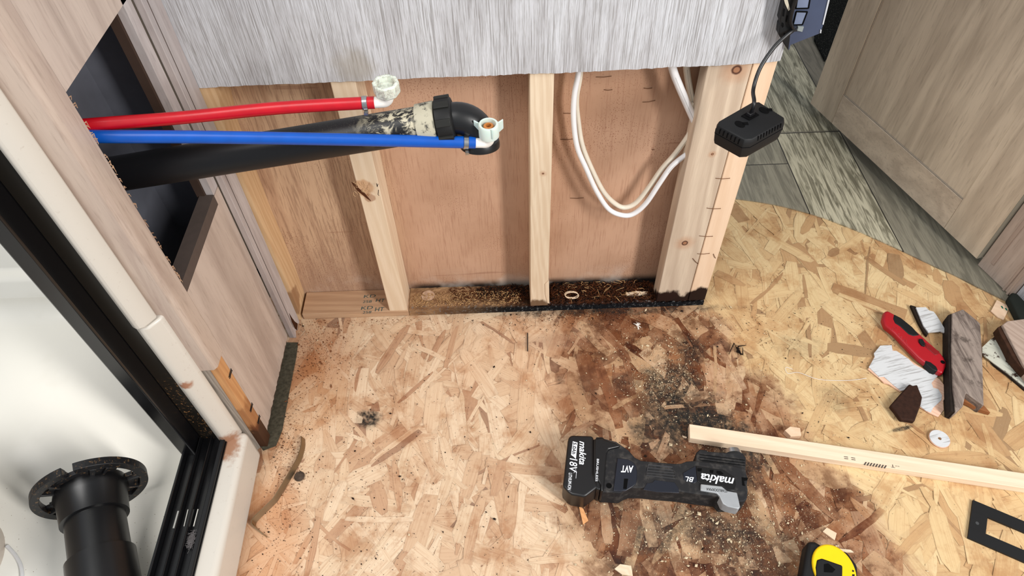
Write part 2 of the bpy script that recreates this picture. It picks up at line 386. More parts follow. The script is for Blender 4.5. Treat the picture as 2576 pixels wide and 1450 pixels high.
bn = osb.noise(p, 3.2, 3.); c = osb.mix(osb.step(bn, .45, .7, 0, .5), c, osb.mix(1., c, (244, 214, 190), 'MULTIPLY'))
mott = osb.noise(p, 60, 5., .7); c = osb.mix(osb.step(mott, .52, .76, 0, .6), c, osb.mix(1., c, (188, 148, 118), 'MULTIPLY'))
ed = osb.attr('edge', 'Fac'); c = osb.mix(osb.step(ed, .16, .0, 0, .16), c, (122, 86, 62))
dots = osb.ma('MULTIPLY', osb.step(osb.vor(p, 130), .17, .10), osb.step(osb.noise(p, 9, 3.), .45, .6)); c = osb.mix(osb.ma('MULTIPLY', dots, .85), c, (60, 44, 36))
c = osb.mix(.22, c, (214, 194, 168))
blot = osb.noise(p, 11, 5., .65); c = osb.mix(osb.step(blot, .48, .66, 0, .7), c, osb.mix(1., c, (206, 172, 146), 'MULTIPLY'))
scr = osb.step(osb.ma('ABSOLUTE', osb.ma('SUBTRACT', osb.ma('FRACT', osb.ma('MULTIPLY', osb.xyz(p)[1], 420)), .5)), .3, .5, 0, .10); c = osb.mix(scr, c, (170, 128, 90))
c = zone_nodes(osb, p, c, tn)
sd = osb.step(osb.noise(p, 420, 3., .7), .63, .7); # pale dust caught in the rough faces
c = osb.mix(osb.ma('MULTIPLY', sd, osb.ma('MULTIPLY', osb.step(osb.noise(p, 6, 4.), .42, .62), .35)), c, (236, 220, 194))
osb.col(c); osb.bump(osb.ma('ADD', gr, mott), .25, .0008); osb = osb.m

def strand_floor(name, x0, x1, y0, y1, n):
    V = []; Fc = []; tone = []; uv = []; edge = []
    V += [(x0, y0, -.018), (x1, y0, -.018), (x1, y1, -.018), (x0, y1, -.018), (x0, y0, -.0018), (x1, y0, -.0018), (x1, y1, -.0018), (x0, y1, -.0018)]
    Fc += [[0, 3, 2, 1], [4, 5, 6, 7], [0, 1, 5, 4], [1, 2, 6, 5], [2, 3, 7, 6], [3, 0, 4, 7]]
    tone += [.5] * 8; uv += [(v[0], v[1], 0) for v in V]; edge += [1.] * 8
    R = random.Random(3)
    def strand(cx, cy, L, W, a, z, t):
        ca, sa = math.cos(a), math.sin(a); ou = R.random() * 40; ov = R.random() * 40
        top = []; bot = []; k = max(3, int(L / .018))
        bend = R.uniform(-.04, .04) * L; tp0 = R.uniform(.3, 1.); tp1 = R.uniform(.3, 1.)
        for i in range(k + 1):
            s = i / k; x = (s - .5) * L; e = 1.
            if s < .18: e = tp0 + (1 - tp0) * s / .18
            if s > .82: e = tp1 + (1 - tp1) * (1 - s) / .18
            yb = bend * (1 - (2 * s - 1) ** 2)
            top.append((x + R.uniform(-.002, .002), yb + W / 2 * e + R.uniform(-.0012, .0012)))
            bot.append((x + R.uniform(-.002, .002), yb - W / 2 * e + R.uniform(-.0012, .0012)))
        b = len(V)
        for i in range(k + 1):
            mid = ((top[i][0] + bot[i][0]) / 2, (top[i][1] + bot[i][1]) / 2)
            for q, e in ((top[i], 0), (mid, 1), (bot[i], 0)):
                V.append((cx + q[0] * ca - q[1] * sa, cy + q[0] * sa + q[1] * ca, z)); tone.append(t); uv.append((q[0] + ou, q[1] + ov, 0)); edge.append(float(e) if 0 < i < k else 0.)
        for i in range(k):
            a0 = b + 3 * i; Fc.append([a0, a0 + 3, a0 + 4, a0 + 1]); Fc.append([a0 + 1, a0 + 4, a0 + 5, a0 + 2])
    dz = .0017 / (n + 80)
    for i in range(n):
        a = R.gauss(math.pi / 2, .55) if R.random() < .72 else R.uniform(0, math.pi)
        L = R.uniform(.05, .16); W = R.choice((R.uniform(.005, .014), R.uniform(.014, .042), R.uniform(.018, .042)))
        t = R.random() ** 1.5
        cx, cy = R.uniform(x0 + .02, x1 - .02), R.uniform(y0 + .02, y1 - .02)
        strand(cx, cy, L, W, a, -.0017 + dz * i, t)
    # strands one can recognise in the photograph
    z = -.0017 + dz * n
    for (ax, ay, bx, by, wd, t) in STRANDS:
        A = Zp(ax, ay); B = Zp(bx, by); d = B - A
        strand((A.x + B.x) / 2, (A.y + B.y) / 2, d.length, wd, math.atan2(d.y, d.x), z, t); z += dz
    me = bpy.data.meshes.new(name); me.from_pydata(V, [], Fc); me.materials.append(osb)
    a = me.attributes.new('tone', 'FLOAT', 'POINT'); a.data.foreach_set('value', tone)
    a = me.attributes.new('edge', 'FLOAT', 'POINT'); a.data.foreach_set('value', edge)
    a = me.attributes.new('strand', 'FLOAT_VECTOR', 'POINT'); a.data.foreach_set('vector', [q for w_ in uv for q in w_])
    o = bpy.data.objects.new(name, me); COL.objects.link(o); WL[o.name] = Vector((0, 0, 0)); return o
STRANDS = [(870, 1306, 1042, 1308, .011, 0), (930, 1168, 1060, 1072, .016, .25), (935, 1174, 1058, 1085, .012, .95), (1120, 925, 1150, 820, .012, .86), (1078, 910, 1120, 830, .012, .9),
           (1160, 880, 1240, 1000, .03, .1), (1100, 960, 1085, 1090, .034, .2), (1175, 1420, 1215, 1250, .018, .8), (1240, 1250, 1262, 1160, .02, .85), (1290, 1220, 1275, 1350, .026, .8),
           (990, 1160, 1005, 1290, .013, .82), (600, 1440, 790, 1340, .02, .12), (790, 1330, 740, 1420, .010, .84), (770, 1450, 800, 1300, .012, .85), (1720, 690, 1960, 690, .0, 0),
           (1040, 870, 1120, 905, .012, .15), (1150, 940, 1225, 880, .01, .15), (1890, 765, 1970, 685, .008, .93), (2032, 800, 2040, 900, .008, .97), (1900, 820, 2060, 870, .012, .0),
           (1985, 880, 2040, 800, .01, .1), (2060, 672, 2110, 780, .014, .15), (2110, 740, 2230, 785, .012, .1), (2020, 690, 2030, 750, .008, .95), (2190, 620, 2178, 740, .005, .98),
           (2085, 645, 2110, 625, .02, .96), (2150, 760, 2180, 800, .02, .05), (1500, 900, 1560, 1080, .022, .9), (1560, 870, 1600, 1050, .012, .85), (1740, 880, 1765, 985, .022, .72), (1360, 960, 1420, 1060, .018, .2),
           (1440, 940, 1480, 1060, .03, .3), (1410, 1110, 1500, 1060, .012, .1), (1540, 1030, 1620, 990, .010, .3), (1660, 1020, 1710, 1090, .010, .3), (1700, 800, 1780, 900, .012, .8),
           (1600, 1120, 1570, 1400, .03, .78), (1640, 1420, 1740, 1300, .014, .3), (1520, 1260, 1530, 1370, .02, .55), (1860, 840, 2010, 960, .02, .1), (1790, 800, 1900, 890, .02, .0), (1930, 900, 1900, 1040, .012, .15),
           (2080, 872, 2190, 890, .030, .97), (870, 1090, 920, 1110, .006, .0), (1000, 1015, 1090, 935, .008, .9), (1110, 1100, 1140, 1200, .02, .15), (880, 1010, 985, 1085, .02, .55)]
STRANDS = [s_ for s_ in STRANDS if s_[4] > 0]

vin = Mt('grey_wood_look_vinyl_planks', .33, .4)
p = vin.pos(); X, Y, _ = vin.xyz(p)
ix = vin.ma('FLOOR', vin.ma('DIVIDE', vin.ma('SUBTRACT', X, .75), .18)); fx = vin.ma('FRACT', vin.ma('DIVIDE', vin.ma('SUBTRACT', X, .75), .18))
yo = vin.ma('ADD', vin.ma('SUBTRACT', Y, .593), vin.ma('MULTIPLY', ix, -.128)); yb = vin.ma('DIVIDE', yo, 1.2); fy = vin.ma('FRACT', yb)
cb = vin.n('ShaderNodeCombineXYZ'); vin.set(cb.inputs[0], ix); vin.set(cb.inputs[1], vin.ma('FLOOR', yb))
wn = vin.n('ShaderNodeTexWhiteNoise', noise_dimensions='2D'); vin.set(wn.inputs[0], cb.outputs[0]); rnd = wn.outputs[0]
off = vin.mul(wn.outputs[1], (9, 9, 9)); v = vin.add(vin.mul(p, (1, .12, 1)), off)
g = vin.noise(v, 34, 5., .65, 1.4); g2 = vin.noise(vin.add(vin.mul(p, (1, .04, 1)), off), 420, 3.)
isl = vin.ma('MULTIPLY', vin.step(vin.ma('ABSOLUTE', ix), .6, .4), vin.step(fy, .0, .01))
lo = vin.mix(rnd, (134, 130, 114), (98, 94, 84)); hi = vin.mix(rnd, (166, 162, 142), (124, 118, 106))
c = vin.mix(vin.step(g, .38, .6), lo, hi)
cath = vin.noise(vin.add(vin.mul(p, (1, .085, 1)), (3.1, 1.2, 0)), 105, 4., .6, 1.3)
c = vin.mix(vin.ma('MULTIPLY', isl, .95), c, vin.mix(vin.step(cath, .36, .62), (112, 108, 90), (196, 190, 166)))
c = vin.mix(vin.step(g2, .5, .7, 0, .35), c, (70, 66, 62))
seam = vin.ma('MAXIMUM', vin.step(vin.ma('ABSOLUTE', vin.ma('SUBTRACT', fx, .5)), .488, .496), vin.step(vin.ma('ABSOLUTE', vin.ma('SUBTRACT', fy, .5)), .4982, .4995))
c = vin.mix(seam, c, (44, 42, 40)); vin.col(c); vinyl = vin.m

lumber = pine('pale_pine', (230, 212, 186), (208, 182, 150))
lumber_r = pine('pine_post', (214, 196, 174), (172, 150, 130), rings=22, ringamt=.55,
                knots=((tuple(Yp(1853, 176, 0)), .0085), (tuple(Yp(1723, 612, 0)), .0065), (tuple(Yp(1792, 388, 0)), .0025)),
                stain=[((.342, 0, .022), .034, (34, 16, 11), 1.), ((.375, 0, .014), .022, (30, 15, 10), 1.), ((.41, 0, .025), .034, (30, 15, 10), 1.)])
lumber_e = pine('pine_end_post', (232, 204, 176), (214, 180, 148), rings=24, ringamt=.35, stain=[((.415, 0, .026), .036, (30, 15, 10), 1.), ((.425, 0, .5), .014, (180, 112, 76), .5)])
lumber_c = pine('pine_centre_stud', (230, 212, 186), (204, 178, 148), rings=60, stain=[((.058, 0, .015), .026, (92, 62, 36), .9)], knots=((tuple(Yp(1366, 437, 0)), .0022),))
lumber_l = pine('pine_left_stud', (230, 210, 184), (212, 186, 154), rings=36, stain=[(tuple(Yp(912, 474, 0)), .020, (196, 150, 108), .7), (tuple(Yp(930, 498, 0)), .010, (150, 96, 60), .6)])
lumber_edge = pine('sawn_stud_edge', (218, 186, 146), (190, 150, 108), stain=[((-.48, 0, .06), .035, (120, 72, 40), .6)])
plate_ok = pine('bottom_plate_wood', (196, 162, 130), (160, 124, 96), axis='x', rings=30)
plate_rot = Mt('rotten_bottom_plate', .9, .1)
p = plate_rot.pos(); X = plate_rot.xyz(p)[0]
c = plate_rot.mix(plate_rot.step(plate_rot.noise(plate_rot.mul(p, (.3, 1, 1)), 60, 5.), .35, .7), (172, 136, 100), (122, 88, 62))
dk = plate_rot.step(plate_rot.ma('ADD', X, plate_rot.ma('MULTIPLY', plate_rot.noise(p, 22, 5., .6), .28)), .0, .20)
c = plate_rot.mix(dk, c, plate_rot.mix(plate_rot.step(plate_rot.noise(p, 90, 5., .7), .4, .7), (40, 24, 16), (96, 54, 32)))
fr = plate_rot.ma('MULTIPLY', plate_rot.step(plate_rot.xyz(p)[1], .012, .0), plate_rot.step(X, -.26, .0)); c = plate_rot.mix(fr, c, (20, 21, 24))
gm = plate_rot.ma('MULTIPLY', plate_rot.step(plate_rot.noise(p, 150, 4., .7), .55, .64), plate_rot.step(plate_rot.xyz(p)[1], .024, .008)); c = plate_rot.mix(plate_rot.ma('MULTIPLY', gm, .55), c, (128, 130, 130))
plate_rot.col(c); plate_rot.bump(plate_rot.noise(p, 160, 6., .7), .7, .004); plate_rot = plate_rot.m

# ================================================================ SETTING
fl = strand_floor('floor', -.56, 1.45, -1.15, .66, 5200); struct(fl, 'strand board subfloor with brown water stains and black mould')
# vinyl: a sheet lying on the board, cut back along an arc
arc = [(1772, 492), (1850, 500), (1950, 515), (2050, 541), (2150, 578), (2250, 622), (2330, 660), (2400, 692), (2480, 732), (2540, 762), (2600, 800), (2720, 870)]
ap = smoothpath([Zp(x, y, .003) for x, y in arc], 5)
pl = [(q.x, q.y) for q in ap] + [(2.6, ap[-1].y), (2.6, 2.8), (.32, 2.8), (.32, ap[0].y)]
struct(obj('floor', prism(pl, .0004, .0035), vinyl), 'grey wood look vinyl floor cut back in an arc')
struct(obj('floor', box(-1.6, 2.6, -1.6, 2.8, -.03, -.0185), plain('underfloor', (120, 96, 70))))
# back wall: plywood skin behind studs, grey panel in front above
struct(obj('wall_back', box(-.49, .428, .064, .069, .004, 1.6), plywood), 'red brown plywood skin behind the studs')
edge = [(485, 222), (600, 216), (760, 210), (900, 204), (1030, 197), (1150, 193), (1240, 190), (1330, 185), (1400, 184), (1520, 178), (1640, 172), (1690, 168), (1780, 166), (1830, 163), (1900, 160), (1960, 153)]
ep = []
R = random.Random(5)
for i in range(len(edge) - 1):
    for k in range(10):
        t = k / 10; q = Yp(edge[i][0] + (edge[i + 1][0] - edge[i][0]) * t, edge[i][1] + (edge[i + 1][1] - edge[i][1]) * t + R.uniform(-1, 1), -.004); ep.append(q)
ep.append(Yp(1962, 152, -.004)); ep[0].x = -.486; ep[-1].x = .4295
struct(obj('wall_back', prismY([Vector((q.x, 0, q.z)) for q in ep] + [Vector((.4295, 0, 1.5)), Vector((-.486, 0, 1.5))], -.0045, -.0005), grey_panel), 'grey streaked wall panel sawn off above the framing')

# ---------------------------------------------------------------- framing
pn = pine('x', (230, 200, 160), (200, 160, 120))
pl1 = obj('bottom_plate', box(-.4695, -.2325, .0, .0635, .0005, .0195), plate_ok, bevel=.0012)
tag(pl1, 'sound wooden bottom plate with green stamped numbers under the left bay', 'plate')
Aq = Zp(918, 752, .0197); Bq = Zp(930, 785, .0197)
for s_, a, b, h in (('258', (912, 763), (935, 762), .007), ('HT', (945, 760), (968, 760), .009), ('KD', (915, 750), (945, 748), .008), ('258', (912, 790), (934, 789), .007), ('HT', (943, 784), (966, 783), .011), ('KD', (908, 780), (938, 778), .009)):
    text(s_, Zp(*a, .0196), Zp(*b, .0196), (0, 1, 0), h, stamp_ink, pl1, shear=.1, name='stamp')
pl2v, pl2f = [], []
nx, ny = 120, 12; R = random.Random(8)
for j in range(ny + 1):
    for i in range(nx + 1):
        x = -.2315 + .659 * i / nx; y = .0635 * j / ny; rot_ = min(1, max(0, (x + .12) / .15))
        z = .0195 - rot_ * (.006 + .006 * math.sin(j / ny * math.pi)) + R.uniform(-.0022, .0022) * (.3 + rot_)
        if x > .3185: z = min(z, .0185)
        if .035 < x < .085: z = min(z, .0185)
        pl2v.append((x, y + (R.uniform(-.001, .0006) * rot_ if j == 0 else 0), z))
for j in range(ny):
    for i in range(nx):
        a = j * (nx + 1) + i; pl2f.append([a, a + 1, a + nx + 2, a + nx + 1])
b0 = len(pl2v)
for i in range(nx + 1): x = -.2315 + .659 * i / nx; pl2v.append((x, 0, .0005))
for i in range(nx): pl2f.append([b0 + i, b0 + i + 1, i + 1, i])
b1 = len(pl2v); pl2v += [(.4275, .0635, .0005), (-.2315, .0635, .0005)]
pl2f += [[b0 + nx, b1, ny * (nx + 1) + nx] + [j * (nx + 1) + nx for j in range(ny - 1, -1, -1)], [b0] + [j * (nx + 1) for j in range(ny + 1)] + [b1 + 1], [b1, b1 + 1, ny * (nx + 1)] + [ny * (nx + 1) + i for i in range(1, nx + 1)], [b0 + i for i in range(nx + 1)] + [b1, b1 + 1]]
pl2 = obj('bottom_plate', (pl2v, pl2f), plate_rot, smooth=False)
tag(pl2, 'rotten blackened wooden bottom plate under the middle and right bays', 'plate')

zt = 1.45
def stud(x0, x1, y0, y1, z0, mat, label, group='wall studs of the opened wall', bev=.0015):
    o = obj('wall_stud', box(x0, x1, y0, y1, z0, zt), mat, bevel=bev); tag(o, label, 'stud', group); return o
# stud feet: rotten ones are a little short of the plate
s1 = stud(-.2745, -.2345, 0, .0635, .0196, lumber_l, 'pale pine stud with a split knot between left and middle bays')
s2 = stud(.0395, .0785, 0, .0635, .0190, lumber_c, 'pale pine stud with a brown rotten foot in the middle of the wall')
s3 = stud(.3195, .3895, 0, .038, .0190, lumber_r, 'wide grey pine stud with round knots beside the right end of the wall')
s4 = stud(.3905, .4280, 0, .0635, .0190, lumber_e, 'narrow pinkish pine end stud with staples along the wall corner')
s5 = obj('wall_stud', prismY([Vector((x, 0, z)) for x, z in ((-.4895, .0), (-.4755, .0), (-.4725, .10), (-.474, .3), (-.470, .5), (-.458, .58), (-.455, zt), (-.4895, zt))], .0, .0635), lumber_edge)
tag(s5, 'thin orange sawn pine stud against the left cabinet corner', 'stud', 'wall studs of the opened wall')
o = obj('wood_cleat', box(-.2335, -.205, .03, .0635, .60, 1.4), lumber_edge, bevel=.001); tag(o, 'short brown wood cleat behind the top of the left stud', 'cleat')
# split knot on the left stud: a raised torn lump and a dark crack, pencil mark
obj('crack', prismY([Yp(x, y, -.001) for x, y in ((884, 459), (893, 464), (904, 476), (918, 488), (933, 506), (924, 500), (910, 489), (896, 477))], -.0012, .0002), plain('dark_split', (84, 48, 30), .8, .1), s1)
R = random.Random(77); tf = []
for k in range(26):
    q = Yp(R.uniform(888, 935), R.uniform(456, 486), -.0012); tf.append(tube([q, q + Vector((R.uniform(-.002, .004), -.001, -R.uniform(.002, .006))), q + Vector((R.uniform(-.002, .007), -.0004, -R.uniform(.005, .011)))], [.0004, .0004, .0001], 4))
tfo = obj('torn_fibres', tf, lumber_edge, s1); tfo['kind'] = 'stuff'
for q in (((947, 462), (949, 470), (951, 463)), ((952, 478), (951, 490), (953, 492))):
    obj('pencil_mark', tube([Xp(x, y, -.234) for x, y in q], .0006, 6), black_ink, s1)
# ragged light chip at the foot of the centre stud
obj('torn_strip', prismY([Yp(x, y, -.001) for x, y in ((1371, 715), (1381, 705), (1382, 764), (1377, 762), (1372, 740))], -.0015, .001), lumber_l, s2)
# staples: legs driven in, the crown showing, rusty
def staple(parent, a, b, y=-.0012):
    A = Yp(*a, y); B = Yp(*b, y); M = (A + B) / 2
    o = obj('staple', tube([A + Vector((0, .004, 0)), A, M + Vector((0, -.0006, -.0006)), B, B + Vector((0, .004, 0))], .0006, 6), staple_metal, parent); return o
for a, b in (((1801, 449), (1836, 449)), ((1779, 524), (1813, 525)), ((1760, 594), (1793, 595)), ((1755, 639), (1785, 638)), ((1743, 651), (1756, 664)), ((1795, 640), (1800, 650))):
    staple(s4, a, b)
# staples in the plywood
for a, b in (((1418, 285), (1448, 284)), ((1617, 257), (1648, 253)), ((1620, 222), (1640, 222)), ((1435, 499), (1468, 498)), ((1500, 194), (1538, 192)), ((1410, 351), (1442, 350)), ((1520, 226), (1540, 226)), ((1640, 376), (1645, 376))):
    staple(WL and bpy.data.objects['wall_back'], a, b, .0632)

# ---------------------------------------------------------------- left cabinet wall
wl = thing('cabinet_side', (-.5, -.17, 0), 'pale wood laminate cabinet side with a sawn opening for pipes', 'cabinet')
def side_poly(px, x, th=.012):   # outline on the plane of the cabinet side
    return prismX([Xp(a, b, x) for a, b in px], x - th, x)
# lower panel below the opening, upper panel above, with rough sawn bottom edge
low = [(-.285, .016), (-.285, .449), (-.060, .449), (-.060, .020)]
obj('lower_panel', prismX([Vector((0, y, z)) for y, z in [(-.286, .018), (-.286, .453), (-.060, .453), (-.060, .024)] + [(-.060 - .0056 * k, .022 + R.uniform(-.0025, .0025)) for k in range(1, 40)]], -.502, -.490), lam_left, wl)
obj('upper_panel', box(-.502, -.490, -.286, -.060, .787, 1.6), lam_left, wl)
obj('bottom_edge', prismX([Vector((0, y, z)) for y, z in [(-.286, .000)] + [(-.286, .016)] + [(-.286 + .0103 * k, .012 + R.uniform(-.004, .004)) for k in range(1, 22)] + [(-.060, .0)]], -.506, -.4975), pine('wet_dark_panel_edge', (150, 122, 108), (62, 44, 36), axis='y', rings=60, ringamt=.9), wl)
lip = obj('opening_ledge', box(-.512, -.4885, -.285, -.087, .4535, .4585), lam_edge, wl)
obj('opening_ledge_edge', box(-.4898, -.4885, -.285, -.087, .437, .4535), lam_edge, wl)
obj('stile', box(-.502, -.490, -.0845, -.0605, .455, 1.6), lam_corner, wl)
obj('stile_shadow_edge', box(-.516, -.5025, -.089, -.070, .455, 1.6), plain('dark_shade_strip', (74, 58, 50), .8, .1), wl)  # shadow of the gap behind the stile, put in as a dark strip
ct = obj('corner_trim', prismX([Vector((0, y, z)) for y, z in [(-.058, .012), (-.050, -.0), (-.04, .012), (-.030, .002), (-.02, .008), (-.008, .0005), (-.0055, .02), (-.0055, 1.6), (-.058, 1.6)]], -.489, -.478), lam_corner, wl, bevel=.001)
obj('groove', box(-.4888, -.4776, -.0445, -.0430, .03, 1.6), lam_edge, ct)
obj('rot_patch', prismX([Vector((0, y, z)) for y, z in ((-.034, .006), (-.040, .02), (-.041, .045), (-.036, .07), (-.033, .05), (-.028, .03), (-.02, .012))], -.4785, -.4774), plain('wet_rotten_fibre', (70, 40, 24), .9, .1, sc=200), ct)
# cabinet interior
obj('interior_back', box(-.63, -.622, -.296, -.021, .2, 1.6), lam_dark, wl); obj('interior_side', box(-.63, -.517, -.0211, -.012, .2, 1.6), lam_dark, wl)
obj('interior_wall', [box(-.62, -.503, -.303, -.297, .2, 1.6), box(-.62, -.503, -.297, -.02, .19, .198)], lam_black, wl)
# exposed framing at the near bottom corner
o = obj('wall_stud', box(-.515, -.4893, -.3115, -.2865, .0, 1.2), pine('wet_orange_stud', (208, 158, 108), (176, 120, 76), stain=[((-.49, -.30, .0), .075, (56, 32, 22), .95), ((-.49, -.3, .11), .04, (120, 66, 34), .5)]), bevel=.001)
tag(o, 'orange pine stud exposed below the sawn off trim by the shower', 'stud')
for z in (.075, .12, .235):
    obj('staple', tube([Vector((-.4900, -.3010, z)), Vector((-.4884, -.3005, z)), Vector((-.4884, -.292, z + .001)), Vector((-.4884, -.284, z)), Vector((-.490, -.2835, z))], .0007, 6), black_matte, o)
    obj('staple', tube([Vector((-.4900, -.3010, z - .004)), Vector((-.4884, -.3005, z - .004)), Vector((-.4884, -.292, z - .003)), Vector((-.4884, -.284, z - .004)), Vector((-.490, -.2835, z - .004))], .0007, 6), black_matte, o)
o = obj('wood_batten', prism([(-.5155, -.3187), (-.5085, -.3187), (-.5035, -.3135), (-.5030, -.3118), (-.5155, -.3118)], .0, .288), pine('weathered_grey_batten', (150, 142, 132), (96, 88, 82), rings=70), bevel=.001)
tag(o, 'weathered grey batten between orange stud and white shower corner', 'batten')
o = obj('trim_board', prism([(-.534, -.3235), (-.489, -.3225), (-.484, -.316), (-.484, -.283), (-.4890, -.283), (-.4890, -.3125), (-.4915, -.3190), (-.534, -.3190)], .289, 1.6), lam_trim, bevel=.0035, seg=3)
tag(o, 'tall pale wood trim board sawn off at the bottom beside the shower', 'trim')
# splinters along the sawn edge
R = random.Random(21); sp = []
for k in range(46):
    z = R.uniform(.46, .786); y = -.2835; x = -.4845
    sp.append(tube([(x, y, z), (x + R.uniform(-.001, .001), y + R.uniform(.001, .0035), z + R.uniform(-.004, .002)), (x, y + R.uniform(.001, .0045), z - R.uniform(.002, .009))], [.0008, .0006, .0003], 4))
spl = obj('splinters', sp, pine('splinter_wood', (196, 160, 130), (130, 90, 64)), o); spl['kind'] = 'stuff'

# ---------------------------------------------------------------- shower
sh = thing('shower_pan', (-.9, -.6, 0), 'white fibreglass shower pan with a scuffed curb on the left', 'shower pan')
cv = [(-.4975, -.3245), (-.4860, -.80), (-.478, -1.2), (-.594, -1.2), (-.6005, -.60), (-.6055, -.3245)]
obj('curb', prism(cv, .0, .09), curb_white, sh, bevel=.011, seg=5)
prof = [(-1.3, .028), (-.02, .028)] + [(-.02 + .05 * math.sin(a), .078 - .05 * math.cos(a)) for a in [math.pi / 2 * k / 8 for k in range(1, 9)]] + [(.030, .080), (.032, .082), (.035, .121), (.042, .126), (.055, .127)] + [(.065, .129), (.07, .135), (.072, 1.6)]
V = []; Fc = []
for q in prof: V += [(-1.5, q[0], q[1]), (-.604, q[0], q[1])]
for i in range(len(prof) - 1): Fc.append([2 * i, 2 * i + 1, 2 * i + 3, 2 * i + 2])
pf = obj('pan_floor', (V, Fc), fibreglass, sh, smooth=True); pf.modifiers.new('t', 'SOLIDIFY').thickness = .004
# fillet inside curb
V = []; Fc = []
for y in (-1.3, -.30):
    for k in range(9):
        a = math.pi / 2 * k / 8; V.append((-.606 - .03 + .03 * math.sin(a), y, .058 - .03 * math.cos(a) + .0005))
for k in range(8): Fc.append([k, k + 1, k + 10, k + 9])
obj('fillet', (V, Fc), fibreglass, sh, smooth=True)
# upright flange at the corner
fg = obj('upright_flange', prism([(-.5475, -.342), (-.536, -.348), (-.525, -.345), (-.5105, -.328), (-.5105, -.3192), (-.5475, -.3192)], .080, .44), curb_white, sh, bevel=.004, seg=4)
obj('surround_edge', prism([(-.5475, -.345), (-.538, -.351), (-.5285, -.347), (-.517, -.3300), (-.517, -.3240), (-.5475, -.3240)], .4405, 1.6), curb_white, sh, bevel=.004, seg=4)
fr = thing('shower_door_frame', (-.57, -.35, .09), 'dark bronze and black shower door frame with bottom track', 'shower frame')
obj('wall_channel', box(-.5775, -.5465, -.3395, -.303, .0905, 1.7), frame_brown, fr, bevel=.0008)
obj('jamb', box(-.6045, -.5780, -.3725, -.303, .0905, 1.7), frame_black, fr, bevel=.003)
def track(u): # point between curb edges: u=0 inner .. 1 outer
    return None
tb = [(-.6045, -.335), (-.5335, -.325), (-.5300, -.347), (-.5235, -.80), (-.517, -1.2), (-.586, -1.2)]
tr = obj('track', prism(tb, .0903, .0935), frame_black, fr)
def rail(x0, x1, h, mat, nm):
    a = lambda u, y: (u - (y + .35) * -.0145 * -1, y)
    return obj(nm, prism([(x0 - .0005, -.3405), (x1 - .0005, -.3405), (x1 + .0125, -1.2), (x0 + .0125, -1.2)], .0936, h), mat, fr, bevel=.0012)
rail(-.5985, -.594, .108, frame_black, 'rail'); rail(-.576, -.5735, .106, frame_black, 'rail'); rail(-.556, -.5535, .106, frame_black, 'rail'); rail(-.539, -.531, .101, black_matte, 'rail')
for (a, b) in (((437, 1330), (449, 1287)), ((463, 1325), (473, 1283)), ((487, 1325), (498, 1282))):
    A = Zp(*a, .0945); B = Zp(*b, .0945)
    obj('weep_slot', tube([A, B], .0010 if a[0] > 440 else .0018, 10, sx=1), plain('bright_slot_edge', (210, 208, 200), .3, .5), tr)
# lint blob caught in the track
R = random.Random(2); lp = []
c0 = Zp(482, 1360, .097)
for k in range(220):
    a = c0 + Vector((R.gauss(0, .0022), R.gauss(0, .006), R.uniform(0, .004))); lp.append(tube([a, a + Vector((R.gauss(0, .003), R.gauss(0, .003), R.gauss(0, .001))), a + Vector((R.gauss(0, .003), R.gauss(0, .003), 0))], .00022, 4))
o = obj('lint', lp, plain('grey_lint', (120, 116, 116), .9, .1)); tag(o, 'grey fuzzy lint clump caught in the black shower track', 'lint'); o['kind'] = 'stuff'

# closet flange and pipe lying in the pan
F0 = Zp(228, 1228, .115); F1 = Zp(262, 1450, .10); ax = (F1 - F0); ax.z = -.012; ax.normalize()
pf_ = thing('toilet_flange_pipe', (F0.x, F0.y, .03), 'black plastic toilet flange on a pipe stub lying in the shower pan', 'pipe')
def disc_ring(c, ax, R0, R1, h0, h1, gaps, n=96):
    c = Vector(c); x, y = frame(ax); V = []; Fc = []
    up = Vector((0, 0, 1)); x = (up - ax * up.dot(ax)).normalized(); y = ax.cross(x)
    def inside(k):
        a = 360 * k / n
        return any(g0 <= a < g1 for g0, g1 in gaps)
    for k in range(n):
        if inside(k): continue
        q = []
        for kk in (k, k + 1):
            a = 2 * math.pi * kk / n; d = x * math.cos(a) + y * math.sin(a)
            for r, h in ((R0, h0), (R1, h0), (R1, h1), (R0, h1)): q.append(c + d * r + ax * h)
        b = len(V); V += q
        Fc += [[b, b + 1, b + 5, b + 4], [b + 1, b + 2, b + 6, b + 5], [b + 2, b + 3, b + 7, b + 6], [b + 3, b, b + 4, b + 7]]
        if inside((k - 1) % n): Fc.append([b, b + 3, b + 2, b + 1])
        if inside((k + 1) % n): Fc.append([b + 4, b + 5, b + 6, b + 7])
    return V, Fc
fdirt = Mt('dusty_black_flange', .45, .4); p = fdirt.pos(); fdirt.col(fdirt.mix(fdirt.ma('MULTIPLY', fdirt.step(fdirt.noise(p, 160, 5., .7), .55, .68), .5), (22, 22, 24), (150, 116, 78))); fdirt = fdirt.m
RF = .0875
obj('flange_ring', [disc_ring(F0, ax, .074, RF, -.005, .009, [(352, 365), (0, 3)]), disc_ring(F0, ax, .066, .0741, -.004, .002, [(52, 92), (262, 302), (352, 365), (0, 3)]),
                    disc_ring(F0, ax, .050, .0661, -.004, .004, [(56, 88), (266, 298)])] +
    [disc_ring(F0, ax, .052, .075, .002, .010, [g for g in ((0, a), (a + 4, 360))]) for a in (26, 44, 100, 134, 208, 232, 256, 312, 330)], fdirt, pf_, bevel=.0008)
hp = [(.049, 0), (.055, .0), (.055, .022), (.0525, .026), (.0525, .060), (.0465, .061), (.0465, .062)]
obj('hub', lathe(F0, ax, [(.055, -.003), (.057, .012), (.0535, .020), (.0515, .060), (.0475, .061)]), abs_black, pf_, smooth=True)
obj('pipe_stub', lathe(F0, ax, [(.0455, .03), (.0455, .150)]), abs_black, pf_, smooth=True)
